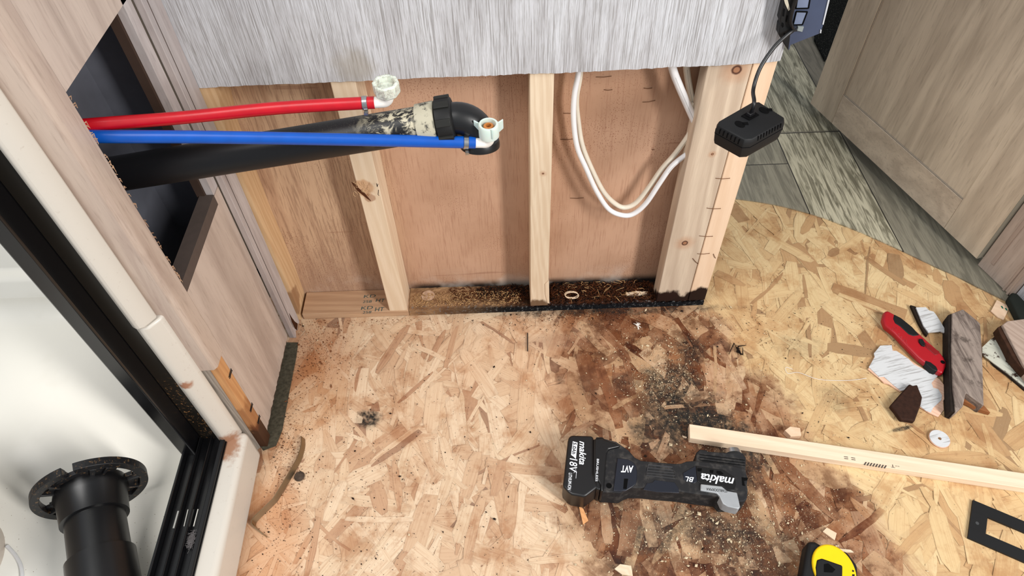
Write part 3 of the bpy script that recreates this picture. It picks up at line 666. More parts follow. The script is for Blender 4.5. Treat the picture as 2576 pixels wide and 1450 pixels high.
obj('coupling', lathe(F0, ax, [(.044, .128), (.0515, .1285), (.052, .20), (.047, .201)]), abs_black, pf_, smooth=True)
# toilet bowl edge at the far left, white tube on pan
tbc = (-.985, -.535, .03)
tb_ = thing('toilet', tbc, 'cream toilet bowl edge at the left border of the photo', 'toilet')
cer = plain('cream_ceramic', (206, 194, 182), .25, .5)
obj('bowl', lathe(tbc, (0, 0, 1), [(.09, 0), (.085, .03), (.10, .10), (.15, .18), (.172, .225), (.176, .24), (.170, .250), (.150, .250), (.14, .235), (.09, .12)], 64), cer, tb_, smooth=True)
o = obj('white_tube', tube(smoothpath([Zp(18, 1375, .034), Zp(40, 1400, .034), Zp(54, 1430, .034), Zp(57, 1480, .034)], 6), .0032, 10), white_vinyl); tag(o, 'thin white tube curling on the shower pan by the toilet', 'tube')

# ---------------------------------------------------------------- plumbing
A = dep(1062, 313, .93); B = dep(1125, 305, .928); L = dep(330, 432, .96)
axd = (B - L).normalized(); far = L - axd * .09
dp = thing('drain_pipe', (L.x, L.y, L.z), 'thick black plastic drain pipe with elbow through the cabinet opening', 'pipe')
obj('pipe', tube([far, L, A], .0245, 32), abs_dirty, dp, smooth=True)
obj('collar', lathe(A - axd * .006, axd, [(.025, 0), (.0275, .001), (.0285, .024), (.0275, .026), (.022, .027)], 36), abs_primer, dp, smooth=True)
c0 = A + axd * .021
nut = obj('slip_nut', lathe(c0, axd, [(.026, 0), (.0305, .001), (.0305, .020), (.029, .022), (.026, .023)], 36), plain('dusty_black_nut', (22, 22, 22), .55, .3), dp, smooth=True)
x_, y_ = frame(axd)
lugs = []
for k in range(8):
    a = 2 * math.pi * k / 8 + .25; d = x_ * math.cos(a) + y_ * math.sin(a); t = axd.cross(d); q = c0 + d * .0305
    vs = []
    for h in (.001, .021):
        for s in (-.005, .005):
            for rr in (-.002, .0028): vs.append(q + axd * h + t * s + d * rr)
    lugs.append((vs, [[0, 1, 3, 2], [4, 6, 7, 5], [0, 4, 5, 1], [2, 3, 7, 6], [0, 2, 6, 4], [1, 5, 7, 3]]))
obj('lugs', lugs, plain('dusty_black_lug', (32, 32, 29), .6, .3), nut, bevel=.0008)
E0 = c0 + axd * .022; down = Vector((.12, -.22, -1)).normalized(); rad = .030
# sweep from axd to down
cen = E0 + down * rad; arcp = [E0 - axd * .004] + [cen - down * rad * math.cos(a) + axd * rad * math.sin(a) for a in [math.radians(102) * k / 12 for k in range(0, 13)]]
obj('elbow', tube(arcp, [.0225] * len(arcp), 32), black_plastic, dp, smooth=True)
e1 = arcp[-1]; ed = (arcp[-1] - arcp[-2]).normalized()
obj('elbow_end', lathe(e1, ed, [(.022, -.004), (.0262, -.002), (.0275, .002), (.0275, .008), (.0255, .0085), (.0225, .0085), (.0225, .004)], 36), black_plastic, dp, smooth=True)

def pex(mat, pts, label, nm_mat, nutm, winged):
    P = [Vector(q) for q in pts]; r = thing('water_pipe', tuple(P[0]), label, 'pipe')
    obj('tube', tube(smoothpath(P, 6), .0081, 24), mat, r, smooth=True)
    e = P[-1]; d = (P[-1] - P[-2]).normalized()
    obj('crimp_ring', [lathe(e - d * .016, d, [(.0086, 0), (.0092, .0005), (.0092, .0065), (.0086, .007)], 28)] + ([box(e.x - .014, e.x - .009, e.y - .012, e.y - .006, e.z - .0108, e.z - .0075)]), steel, r, smooth=True)
    up = Vector((0, -.05, 1)).normalized(); cpt = e + d * .011
    path = [e - d * .002, e + d * .004] + [cpt + d * (.008 * math.sin(a)) + up * (.008 - .008 * math.cos(a)) for a in [math.pi / 2 * k / 6 for k in range(7)]]; t0 = path[-1]; path.append(t0 + up * .010)
    obj('elbow_fitting', tube(path, .0072, 20), nylon, r, smooth=True)
    nb = t0 + up * .003
    if winged:
        n = obj('wing_nut', lathe(nb, up, [(.0105, 0), (.0135, .002), (.0135, .020), (.0125, .0215), (.0100, .0215), (.0095, .012), (.0095, .010)], 32), nutm, r, smooth=True)
        for ang in (.35, math.pi + .35 - .7, -1.25):
            dd = Vector((math.cos(ang), math.sin(ang), 0)); tt = Vector((-dd.y, dd.x, 0)); w_ = .0075 if ang != -1.25 else .002
            a0, a1 = nb + dd * .011, nb + dd * (.013 + w_)
            obj('wing', loft([a0 - tt * .001 + up * .001, a1 - tt * .001 + up * .008, a1 - tt * .001 + up * .023, a0 - tt * .001 + up * .019], [a0 + tt * .001 + up * .001, a1 + tt * .001 + up * .008, a1 + tt * .001 + up * .023, a0 + tt * .001 + up * .019]), nutm, n, bevel=.0006)
        obj('washer', lathe(nb + up * .012, up, [(.0035, 0), (.0068, 0), (.0068, .006), (.0058, .007), (.0038, .007)], 24, close=True), amber, n, smooth=True)
    else:
        V_, F_ = lathe(nb, up, [(.010, -.002), (.0172, .004), (.0175, .005), (.0175, .019), (.0160, .020), (.0130, .020), (.012, .010)], 8)
        obj('hex_nut', (V_, F_), nutm, r, bevel=.0012)
    return r
Rr = [dep(90, 322, .80), dep(200, 316, .845), dep(450, 296, .875), dep(700, 272, .89), dep(932, 258, .90)]
Rr = [Vector((-.60, -.262, .723)), dep(205, 316, .835), dep(450, 297, .87), dep(700, 272, .89), dep(942, 258, .90)]
Bb = [Vector((-.60, -.275, .735)), dep(215, 343, .835), dep(500, 345, .865), dep(850, 351, .90), dep(1196, 359, .925)]
pex(red_pex, Rr, 'red plastic water pipe ending in a scaly white nut', None, nut_white, False)
pex(blue_pex, Bb, 'blue plastic water pipe ending in a milky winged nut', None, nut_clear, True)

# ---------------------------------------------------------------- cables in the right bay
def cable(px, yv, mat, label, r=.0052):
    P = smoothpath([Yp(x, y, yv) for x, y in px], 6)
    o = obj('electrical_cable', tube(P, r, 14, sx=.9), mat, smooth=True); tag(o, label, 'cable', 'electrical cables in the right bay'); return o, P
c1, P1 = cable([(1466, 100), (1455, 185), (1445, 240), (1443, 300), (1452, 370), (1475, 425), (1500, 480), (1530, 525), (1562, 541), (1592, 539), (1625, 512), (1660, 460), (1690, 418), (1728, 388)], .020, white_vinyl, 'white flat cable forming the lowest loop in the right bay')
c2, P2 = cable([(1468, 90), (1459, 190), (1450, 250), (1455, 310), (1466, 370), (1494, 437), (1520, 485), (1548, 513), (1572, 522), (1600, 510), (1632, 472), (1665, 425), (1700, 385), (1735, 335), (1745, 300), (1738, 262)], .031, cream_vinyl, 'cream flat cable looped just above the lowest white cable')
c3, P3 = cable([(1675, 90), (1692, 172), (1708, 215), (1724, 252), (1741, 290), (1754, 318)], .024, white_vinyl, 'white flat cable running down behind the right stud', .0075)
c4, P4 = cable([(1722, 90), (1727, 170), (1734, 220), (1743, 262), (1750, 288)], .042, cream_vinyl, 'tan flat cable farthest right beside the stud', .0065)
def printing(o, P, i0, i1, r):
    ps = []
    for k in range(i0, i1):
        a = P[k]; b = P[k + 1]; d = (b - a)
        for j in range(4):
            q = a + d * (j / 4 + .03); ps.append(tube([q + Vector((0, -r * .96, 0)), q + d * .13 + Vector((0, -r * .96, 0))], .0004, 4))
    obj('printing', ps, grey_ink, o)
printing(c1, P1, 70, 77, .0052); printing(c2, P2, 68, 84, .0052); printing(c3, P3, 8, 26, .0075); printing(c4, P4, 6, 20, .0065)

# ---------------------------------------------------------------- outlet and power brick
oq = thing('outlet_assembly', tuple(Yp(1990, 100, -.012)), 'dark receptacle and blue grey bracket hanging off the wall end', 'outlet')
def c4s(pts): return [(1740 + a / 3.625, b / 3.625) for a, b in pts]
br = obj('bracket', prismY([Yp(x, y, -.010) for x, y in c4s([(975, -260), (1330, -260), (1255, 0), (1197, 222), (1170, 298), (900, 405), (885, 455), (868, 440)])], -.012, -.0085), plain('blue_grey_bracket', (66, 78, 104), .35, .5), oq, bevel=.0006)
for pp in ([(975, -70), (1090, -70), (1065, 75), (950, 78)], [(955, 105), (1055, 108), (1010, 225), (925, 228)]):
    obj('window', prismY([Yp(x, y, -.0122) for x, y in c4s(pp)], -.0124, -.0112), plain('bracket_plate', (124, 136, 164), .3, .5), br)
    q = [Yp(x, y, -.0126) for x, y in c4s(pp)]
    obj('window_rim', [tube([q[i], q[(i + 1) % 4]], .0011, 6) for i in range(4)], hole_black, br)
obj('tab', prismY([Yp(x, y, -.0126) for x, y in c4s([(965, 235), (1020, 240), (1005, 285), (960, 275)])], -.0145, -.0120), plain('pale_tab', (150, 158, 158), .5, .3), br)
obj('edge_clip', [prismY([Yp(x, y, -.0122) for x, y in c4s(pp)], -.0135, -.0120) for pp in ([(1243, -10), (1256, 0), (1200, 222), (1190, 220)], [(1172, 268), (1183, 270), (1178, 300), (1168, 298)])], plain('bright_clip', (205, 208, 214), .4, .4), br)
rc = obj('receptacle', prismY([Yp(x, y, -.026) for x, y in c4s([(850, -260), (975, -260), (945, 0), (915, 180), (880, 455), (838, 395), (790, 312), (800, 235), (812, 215), (800, 180), (832, 40)])], -.028, -.012), black_matte, oq, bevel=.0012)
for pp in ([(838, 78), (852, 82), (842, 150), (828, 145)], [(866, 140), (876, 143), (866, 200), (855, 196)], [(826, 205), (838, 212), (840, 240), (828, 252), (820, 235)], [(842, 300), (850, 305), (846, 330), (838, 322)]):
    obj('slot', prismY([Yp(x, y, -.0282) for x, y in c4s(pp)], -.0286, -.0278), hole_black, rc)
obj('sticker', prismY([Yp(x, y, -.0283) for x, y in c4s([(838, -20), (870, -20), (897, 85), (882, 100), (850, 30)])], -.0286, -.0280), plain('cream_sticker', (206, 198, 178), .6, .2), rc)
# power brick hanging from its cord
zt_ = .598
tq = [Zp(x, y, zt_) for x, y in ((1902, 252), (1979, 300), (1882, 354), (1801, 310))]
cen = sum(tq, Vector()) / 4; cen.z = zt_
pb = thing('power_adapter', (cen.x, cen.y, zt_ - .034), 'black power adapter brick dangling from its cord at the wall end', 'power adapter')
def inset(q, k): return [cen + (v - cen) * k for v in q]
t1 = inset(tq, .93); t2 = inset(tq, 1.02)
cs = []
def oct_(q, f=.12):
    out = []
    for i in range(4):
        a, b, c_ = q[i - 1], q[i], q[(i + 1) % 4]; out += [b + (a - b) * f, b + (c_ - b) * f]
    return out
lay = [(1.0, -.034), (1.04, -.028), (1.07, -.016), (1.07, -.007), (1.02, -.001), (.98, 0)]
V = []; Fc = []
for k, dz in lay: V += [Vector((v.x, v.y, zt_ + dz)) for v in oct_(inset(tq, k), .1)]
for i in range(len(lay) - 1):
    for k in range(8): a = i * 8 + k; b = i * 8 + (k + 1) % 8; Fc.append([a, b, b + 8, a + 8])
Fc += [list(range(8))[::-1], [(len(lay) - 1) * 8 + k for k in range(8)]]
cs = obj('case', (V, Fc), black_matte, pb, bevel=.001)
obj('seam', [tube([Vector((v.x, v.y, zt_ - .014)) for v in (oct_(inset(tq, 1.071), .1) + oct_(inset(tq, 1.071), .1)[:1])], .0006, 6)], hole_black, cs)
ex_ = (tq[1] - tq[0]).normalized(); ey_ = (tq[3] - tq[0]).normalized()
def keyhole(c0):
    pts = []
    for k in range(20):
        a = 2 * math.pi * k / 20; pts.append(c0 + ex_ * math.cos(a) * .0085 + ey_ * math.sin(a) * .0062)
    o = obj('keyhole', [loft([Vector((v.x, v.y, zt_ + .0001)) for v in pts], [Vector((v.x, v.y, zt_ + .0006)) for v in pts]), box(c0.x + .004, c0.x + .0125, c0.y - .002, c0.y + .004, zt_ + .0001, zt_ + .0006)], hole_black, cs)
keyhole(Zp(1861, 313, zt_)); keyhole(Zp(1922, 278, zt_))
sc_ = Zp(1887, 291, zt_)
obj('socket', [loft([sc_ + (v - cen) * .26 + Vector((0, 0, .0002)) for v in tq], [sc_ + (v - cen) * .26 + Vector((0, 0, .0009)) for v in tq])], hole_black, cs)
obj('plug', [loft([sc_ + (v - cen) * .14 + Vector((0, 0, .001)) for v in tq], [sc_ + (v - cen) * .12 + Vector((0, 0, .006)) for v in tq])], black_gloss, cs, bevel=.0006)
vents = []; vents2 = []
for k in range(6):
    t = .22 + .11 * k; a = tq[3] + (tq[2] - tq[3]) * t; o_ = ((tq[3] + tq[2]) / 2 - (tq[0] + tq[1]) / 2).normalized()
    a = cen + (a - cen) * 1.07; d = (tq[2] - tq[3]).normalized() * .0009
    vents.append(loft([Vector((q.x, q.y, zt_ - .0115)) for q in (a - d, a + d, a + d + o_ * .0004, a - d + o_ * .0004)], [Vector((q.x, q.y, zt_ - .003)) for q in (a - d - o_ * .002, a + d - o_ * .002, a + d + o_ * .0002, a - d + o_ * .0002)]))
for k in range(9):
    t = .26 + .07 * k; a = tq[2] + (tq[1] - tq[2]) * t; o_ = ((tq[1] + tq[2]) / 2 - (tq[0] + tq[3]) / 2).normalized()
    a = cen + (a - cen) * 1.05; d = (tq[1] - tq[2]).normalized() * .0009
    vents2.append(loft([Vector((q.x, q.y, zt_ - .008)) for q in (a - d, a + d, a + d + o_ * .0012, a - d + o_ * .0012)], [Vector((q.x, q.y, zt_ - .001)) for q in (a - d - o_ * .004, a + d - o_ * .004, a + d + o_ * .0004, a - d + o_ * .0004)]))
obj('vent_row', vents, hole_black, cs); obj('vent_row', vents2, hole_black, cs)
cp = [sc_ + Vector((0, 0, .004)), sc_ + Vector((.001, .002, .022)), Yp(1895, 225, -.078), Yp(1912, 172, -.060), Yp(1945, 122, -.044), Yp(1975, 92, -.036), Yp(1994, 77, -.030), Yp(2003, 70, -.016)]
obj('cord', tube(smoothpath(cp, 6), .0027, 12, sx=1.1), black_gloss, pb, smooth=True)
o = obj('device_wire', tube(smoothpath([Yp(2002, 76, -.019), Yp(1994, 70, -.032), Yp(1990, 50, -.033), Yp(1996, 20, -.033), Yp(2006, -10, -.033), Yp(2012, -60, -.030)], 6), .0022, 10), black_gloss, oq, smooth=True)

# ---------------------------------------------------------------- right side: door, casing, rug
DA = Vector((.869, .69, 0)); DB = Vector((1.065, .083, 0)); dd = (DB - DA).normalized(); nn = Vector((-dd.y, dd.x, 0))
if nn.x < 0: nn = -nn
LD = (DB - DA).length
def dpt(s, z, dep_=0.): q = DA + dd * s + nn * dep_; return Vector((q.x, q.y, z))
def dbox(s0, s1, z0, z1, d0, d1):
    A_ = [dpt(s0, z0, d0), dpt(s1, z0, d0), dpt(s1, z1, d0), dpt(s0, z1, d0)]; B_ = [dpt(s0, z0, d1), dpt(s1, z0, d1), dpt(s1, z1, d1), dpt(s0, z1, d1)]
    return loft(A_, B_)
dr = bpy.data.objects.new('door_1', None); COL.objects.link(dr); dr.location = dpt(LD, .03); WL['door_1'] = Vector(dpt(LD, .03)); struct(dr, 'taupe wood look door with a recessed panel')
zT = 1.95
obj('stile', dbox(0, .098, .03, zT, 0, .034), lam_door, dr, bevel=.0008); obj('stile', dbox(.534, LD, .03, zT, 0, .034), lam_door, dr, bevel=.0008)
obj('bottom_rail', dbox(.0985, .5335, .03, .121, .0002, .034), lam_rail, dr, bevel=.0008)
obj('top_rail', dbox(.0985, .5335, 1.85, zT, .0002, .034), lam_rail, dr)
pnl = obj('panel', dbox(.0985, .5335, .1215, 1.8495, .0042, .030), lam_door, dr)
obj('bead', [tube([dpt(.0995, .1225, .003), dpt(.0995, 1.848, .003)], .0011, 6), tube([dpt(.0995, .1225, .003), dpt(.5325, .1225, .003)], .0011, 6)], plain('pale_panel_bead', (178, 166, 152), .5, .3), pnl)
obj('door_edge', dbox(LD, LD + .0012, .03, zT, .001, .033), plain('door_edge_band', (150, 146, 132), .5, .3), dr)
# casing next to the door
CA = Zp(2458, 667, .0036); CB = Zp(2541, 746, .0036)
cdv = (CB - CA); cdv.z = 0; lc = cdv.length; cdv.normalize(); cn = Vector((-cdv.y, cdv.x, 0)); cn = cn if cn.x > 0 else -cn
def cbx(s0, s1, z0, z1, d0, d1):
    f = lambda s, z, d: Vector(((CA + cdv * s + cn * d).x, (CA + cdv * s + cn * d).y, z))
    return loft([f(s0, z0, d0), f(s1, z0, d0), f(s1, z1, d0), f(s0, z1, d0)], [f(s0, z0, d1), f(s1, z0, d1), f(s1, z1, d1), f(s0, z1, d1)])
cas = obj('trim_1', [cbx(0, lc, .0036, 2., 0, .03)], lam_left, bevel=.002); struct(cas, 'pale wood casing beside the door')
obj('flute', [cbx(.022, .031, .035, 2., -.0022, .001), cbx(lc - .022, lc - .016, .004, 2., -.003, .001), cbx(lc - .01, lc - .004, .004, 2., -.0045, .001)], lam_trim, cas, bevel=.001)
struct(obj('wall_right', [cbx(lc + .002, lc + .60, .0036, 2., .012, .03)], grey_panel), 'grey streaked wall panel at the right edge')
struct(obj('wall_right', [box(1.75, 1.77, .2, 2.8, 0, 2.2)], plain('far_wall', (120, 112, 104), .6, .2)))
rugm = Mt('black_speckled_carpet', .95, .1); p = rugm.pos(); rugm.col(rugm.mix(rugm.step(rugm.noise(p, 260, 3., .7), .56, .66), (20, 21, 20), (78, 78, 74))); rugm.bump(rugm.noise(p, 500, 3.), 1., .004); rugm = rugm.m
rp = [Zp(*q, .012) for q in ((2049, 98), (2076, 152), (2140, 60), (2200, -90), (2110, -120), (2058, -10))]
o = obj('rug', prism(rp, .0038, .012), rugm, bevel=.003); tag(o, 'black speckled rug on the vinyl floor behind the door', 'rug')

# ---------------------------------------------------------------- things on the floor
def cr(ox, oy, s): return lambda pts: [(ox + a / s, oy + b / s) for a, b in pts]
k1 = cr(1350, 1030, 4.293)
zb = .052; ZB = .059
mt = thing('multi_tool', tuple(Zp(1650, 1195, 0)), 'black cordless oscillating multi tool with battery lying on stained board', 'power tool')
bat = obj('battery', fprism(k1([(345, 300), (380, 278), (600, 285), (614, 310), (612, 695), (658, 815), (653, 848), (538, 935), (508, 946), (380, 924), (345, 900), (290, 840), (284, 805), (292, 745), (335, 345)]), ZB, .008), black_gloss, mt, bevel=.008, seg=4)
obj('battery_foot', fprism(k1([(610, 320), (640, 325), (650, 760), (690, 800), (690, 870), (660, 872), (632, 850), (636, 800), (605, 740)]), .058, .008), black_plastic, mt, bevel=.003)
body = obj('body', fprism(k1([(640, 300), (715, 300), (730, 318), (860, 350), (990, 440), (1060, 520), (1130, 555), (1300, 572), (1500, 588), (1560, 585), (1620, 562), (1720, 556), (1850, 572), (2050, 595), (2255, 640), (2268, 700), (2280, 745), (2272, 820), (2282, 880), (2272, 970), (2240, 995), (2190, 1000), (2010, 1000), (1960, 940), (1850, 930), (1700, 912), (1560, 890), (1300, 868), (1140, 850), (1015, 850), (960, 872), (905, 905), (820, 898), (700, 895), (672, 850), (680, 800), (640, 760)]), zb, .004), grey_rubber, mt, bevel=.010, seg=4)
obj('rear_housing', fprism(k1([(625, 318), (720, 305), (735, 330), (850, 360), (905, 400), (780, 430), (755, 480), (735, 760), (720, 885), (690, 885), (688, 820), (655, 760), (612, 750)]), .0575, .012), black_plastic, mt, bevel=.004)
obj('side_panel', fprism(k1([(872, 528), (990, 542), (1045, 575), (1078, 620), (1086, 690), (1075, 805), (1030, 842), (960, 884), (828, 884), (850, 700)]), zb + .002, .05), blue_black, body, bevel=.001)
obj('vent_slot', fprism(k1([(945, 750), (988, 752), (972, 862), (935, 860)]), zb + .0024, zb), hole_black, body)
obj('screw_hole', lathe(Zp(*k1([(782, 828)])[0], zb + .0002), (0, 0, 1), [(.005, 0), (.005, .0006)], 20), hole_black, body)
gr_ = []
for y0 in (602, 632, 662, 692): gr_.append(tube([Zp(*q, zb + .0006) for q in k1([(1205 - (y0 - 602) * .2, y0), (1465 + (y0 - 602) * .35, y0 + 28)])], .0007, 6))
gr_.append(tube([Zp(*q, zb + .0006) for q in k1([(1205, 598), (1195, 660), (1183, 715), (1500, 752), (1466, 625), (1205, 598)])], .0007, 6))
obj('grip_lines', gr_, plain('grip_edge', (70, 70, 72), .6, .3), body)
obj('grip_inlay', fprism(k1([(1150, 870), (1190, 800), (1250, 792), (1275, 765), (1490, 790), (1530, 850), (1540, 905), (1300, 895)]), zb + .0008, .05), blue_black, body, bevel=.0005)
obj('head_panel', fprism(k1([(1722, 612), (1900, 640), (2025, 655), (2070, 690), (2140, 735), (2150, 800), (2140, 880), (2055, 875), (2005, 830), (1765, 800), (1735, 780)]), zb + .0014, .05), black_plastic, body, bevel=.0008)
obj('head_inlay', fprism(k1([(1580, 690), (1640, 655), (1718, 612), (1734, 780), (1700, 800), (1590, 765)]), zb + .001, .05), blue_black, body, bevel=.0005)
obj('vent_holes', [fprism(k1(q), zb + .0020, zb + .001) for q in ([(1735, 638), (1785, 640), (1780, 672), (1738, 668)], [(1870, 655), (1912, 658), (1905, 690), (1872, 685)], [(1945, 665), (1990, 670), (2020, 700), (1985, 708), (1945, 690)])], hole_black, body)
obj('end_notch', fprism(k1([(2215, 735), (2285, 742), (2275, 768), (2240, 775), (2250, 830), (2222, 822)]), zb + .0006, .05), hole_black, body)
lev = obj('tool_lever', [fprism(k1([(1772, 806), (2000, 832), (2062, 882), (2165, 900), (2182, 975), (2200, 1060), (2178, 1078), (2065, 1052), (2010, 1020), (1975, 940), (1945, 905), (1770, 876)]), zb + .0035, .03)], silver, mt, bevel=.0015)
hd = obj('gear_head', fprism(k1([(1722, 470), (1765, 432), (1830, 440), (1850, 455), (2010, 465), (2225, 470), (2262, 520), (2258, 660), (2000, 640), (1722, 590)]), .040, .004), grey_rubber, mt, bevel=.004)
obj('blade_clamp', [lathe(Zp(*k1([(2120, 500)])[0], .034) + Vector((0, .0, 0)), (0.05, 1, 0), [(.013, 0), (.016, .001), (.016, .006), (.014, .007), (.014, .010), (.009, .011)], 32)], steel, mt, smooth=True)
obj('head_ribs', [tube([Zp(*q, .0408) for q in k1([(1760, y_), (2250, y_ + 62)])], .0006, 6) for y_ in (490, 520, 548)], hole_black, hd)
def ktext(s, a, b, z, up, h, mat, par, shear=0., off=0.): return text(s, Zp(*k1([a])[0], z), Zp(*k1([b])[0], z), up, h, mat, par, shear, off=off)
rt = (1, .1, 0); dn = (0, -1, 0)
ktext('makita', (462, 345), (458, 598), ZB + .0001, rt, .0125, white_ink, bat, .3, .018)
A_, B_ = Zp(*k1([(385, 345)])[0], ZB + .0001), Zp(*k1([(372, 500)])[0], ZB + .0001)
obj('label_box', prism([Zp(*q, ZB) for q in k1([(390, 348), (442, 362), (424, 540), (400, 515), (372, 495)])], ZB + .0001, ZB + .0004), white_ink, bat)
ktext('5.0Ah', (392, 358), (381, 486), ZB + .0004, rt, .0068, black_ink, bat, .1, .02)
ktext('18V', (358, 530), (350, 682), ZB + .0001, rt, .0140, white_ink, bat, .15, .01)
ktext('LITHIUM-ION', (347, 688), (333, 872), ZB + .0001, rt, .0062, white_ink, bat, .1, .01)
obj('label_swoosh', tube([Zp(*q, ZB + .0003) for q in k1([(402, 690), (425, 640), (428, 690), (424, 748)])], .0004, 4), white_ink, bat)
ktext('BRUSHLESS', (650, 537), (634, 780), .0577, rt, .0040, white_ink, mt, 0, .01)
ktext('AVT', (1045, 612), (905, 608), zb + .0022, dn, .0135, white_ink, body, .25, .03)
ktext('makita', (2135, 745), (1775, 690), zb + .0016, dn, .0165, white_ink, body, .3, .02)
ktext('BL', (1698, 738), (1605, 726), zb + .0014, dn, .0095, white_ink, body, .3, .01)
ktext('STARLOCKMAX', (2056, 872), (1832, 850), zb + .0037, dn, .0050, black_ink, lev, 0, .0)

# long pine stick
sa = (Zp(2576, 1190, .019) - Zp(1733, 1066, .019)); ang_s = math.atan2(sa.y, sa.x)
stick_m = pine('clean_pine_stick', (238, 218, 192), (218, 190, 160), axis='x', ang=ang_s, rings=30, ringamt=.45)
A_ = Zp(1734, 1067, .019); d = sa.normalized(); d.z = 0; nrm = Vector((d.y, -d.x, 0)); Wd = .0305; Ls = .78
st_ = obj('pine_stick', prism([A_, A_ + d * Ls, A_ + d * Ls + nrm * Wd, A_ + nrm * Wd + d * .0015], .0008, .019), stick_m, bevel=.001)
tag(st_, 'long pale pine stick lying on the floor above the power tool', 'wood stick')
def inkline(a, b, s, h): text(s, Zp(*a, .0192), Zp(*b, .0192), (0, 1, 0), h, grey_ink, st_, 0, name='stamp')
inkline((2124, 1155), (2152, 1159), '= =', .005); 
text('IIIIIIII', Zp(2231, 1172, .0191), Zp(2171, 1162, .0191), (0, -1, 0), .007, grey_ink, st_, .3, name='stamp', off=.015)
text('--T', Zp(2262, 1172, .0191), Zp(2240, 1169, .0191), (0, -1, 0), .006, grey_ink, st_, 0, name='stamp')

# small pine block
bq = [(1974, 1085), (1987, 1074), (2013, 1078), (2017, 1098), (2012, 1104), (1978, 1100)]
o = obj('pine_block', fprism([(1974, 1083), (1988, 1073), (2013, 1077), (2016, 1096), (1990, 1098)], .015), lumber_e, bevel=.0008); tag(o, 'small pinkish pine offcut cube behind the long stick', 'wood block')
# utility knife
k8 = cr(2050, 700, 3.222)
kn = thing('utility_knife', tuple(Zp(2300, 860, 0)), 'red utility knife with black grips on the bare board', 'knife')
kb = obj('handle', fprism(k8([(548, 330), (560, 275), (585, 256), (640, 285), (760, 370), (860, 455), (930, 520), (1010, 590), (1050, 640), (1070, 680), (1068, 715), (1045, 765), (1030, 776), (985, 745), (900, 690), (840, 645), (740, 545), (640, 440), (570, 385)]), .019, .003), red_plastic, kn, bevel=.006, seg=4)
obj('thumb_grip', fprism(k8([(642, 292), (700, 322), (790, 395), (850, 462), (800, 470), (760, 455), (690, 390), (650, 365), (635, 330)]), .0202, .012), black_matte, kn, bevel=.002)
obj('slider', fprism(k8([(846, 492), (872, 490), (893, 525), (895, 552), (868, 545), (845, 515)]), .0222, .012), black_matte, kn, bevel=.001)
obj('slide_track', fprism(k8([(895, 520), (1010, 595), (1012, 612), (975, 625), (900, 560)]), .0200, .012), plain('dark_red_plastic', (140, 22, 28), .4, .4), kn, bevel=.001)
obj('finger_grip', fprism(k8([(893, 665), (940, 680), (985, 715), (1000, 745), (985, 755), (950, 740), (900, 695)]), .0195, .004), black_matte, kn, bevel=.002)
obj('screw', lathe(Zp(*k8([(1036, 682)])[0], .019), (0, 0, 1), [(.0042, 0), (.0042, .0006)], 20), hole_black, kn)
obj('worn_lettering', [tube([Zp(*q, .0193) for q in k8(s_)], .0003, 4) for s_ in ([(628, 422), (636, 398), (645, 418), (660, 400), (660, 424)], [(672, 455), (684, 447), (680, 468)], [(694, 478), (706, 474), (698, 492)], [(716, 516), (722, 490), (731, 510), (742, 500), (740, 524)], [(746, 532), (752, 540)])], plain('worn_pale_print', (206, 90, 92), .6, .2), kb)
# grey-faced panel scrap
def two_layer(name, face, ply_, z, fm, pm, label, cat, group=None):
    th_ = thing(name, tuple(Zp(*k8([ply_[0]])[0], 0)), label, cat, group)
    obj('plywood_layer', fprism(k8(ply_), z * .7), pm, th_, bevel=.0004); obj('printed_face', fprism(k8(face), z, z * .7 + .0001), fm, th_); return th_
pinkply = pine('pink_torn_plywood', (232, 196, 172), (204, 156, 130), axis='x', ang=-.6, rings=80)
gpf = Mt('grey_streaked_scrap_face', .55, .3); p = gpf.rot(gpf.pos(), -.22); s_ = gpf.noise(gpf.mul(p, (.08, 1, 1)), 260, 3., .6); gpf.col(gpf.mix(gpf.step(s_, .5, .68, 0, .6), (206, 208, 210), (128, 124, 120))); gpf = gpf.m
o = two_layer('panel_scrap', [(437, 722), (485, 640), (478, 610), (530, 548), (622, 543), (630, 590), (660, 590), (760, 655), (800, 700), (900, 750), (930, 775), (985, 750), (1015, 772), (945, 850), (960, 890), (1000, 900), (1030, 950), (1025, 990), (960, 1050), (940, 1088), (900, 1075), (855, 1040), (820, 960), (760, 900), (700, 915), (640, 870), (560, 800), (520, 800)],
              [(430, 740), (520, 810), (560, 850), (600, 860), (690, 920), (760, 900), (850, 1045), (930, 1095), (1000, 1125), (1045, 1070), (1040, 1000), (1068, 940), (1058, 880), (1010, 820), (985, 800), (900, 745), (760, 660), (600, 560), (500, 600)], .005, gpf, pinkply, 'large grey faced panel scrap with torn pink edge near the knife', 'wood scrap')
o = obj('rotten_wood_chunk', fprism(k8([(612, 1030), (700, 930), (768, 856), (790, 870), (832, 862), (845, 900), (872, 965), (862, 1020), (810, 1162), (760, 1150), (700, 1145), (650, 1075)]), .017, .0052), plain('dark_brown_rotten_wood', (66, 42, 32), .8, .15, var=.25, sc=120), bevel=.003)
tag(o, 'dark brown rotten wood chunk resting on the large grey scrap', 'wood scrap')
o = two_layer('panel_scrap', [(820, 238), (900, 236), (925, 262), (962, 272), (985, 300), (1010, 340), (1052, 410), (1050, 442), (1020, 432), (920, 440), (880, 385)], [(775, 218), (815, 230), (900, 300), (925, 440), (910, 468), (885, 440), (840, 360)], .010, gpf, plain('black_edge_strip', (44, 36, 30), .8, .1, sc=120), 'small greenish grey panel scrap with a black edge beside the knife tip', 'wood scrap')
gw = Mt('weathered_grey_brown_wood', .75, .2); p = gw.pos(); g_ = gw.noise(gw.mul(p, (1, .12, 1)), 90, 5., .65, .6); c = gw.mix(gw.step(g_, .35, .68), (152, 138, 128), (96, 84, 78))
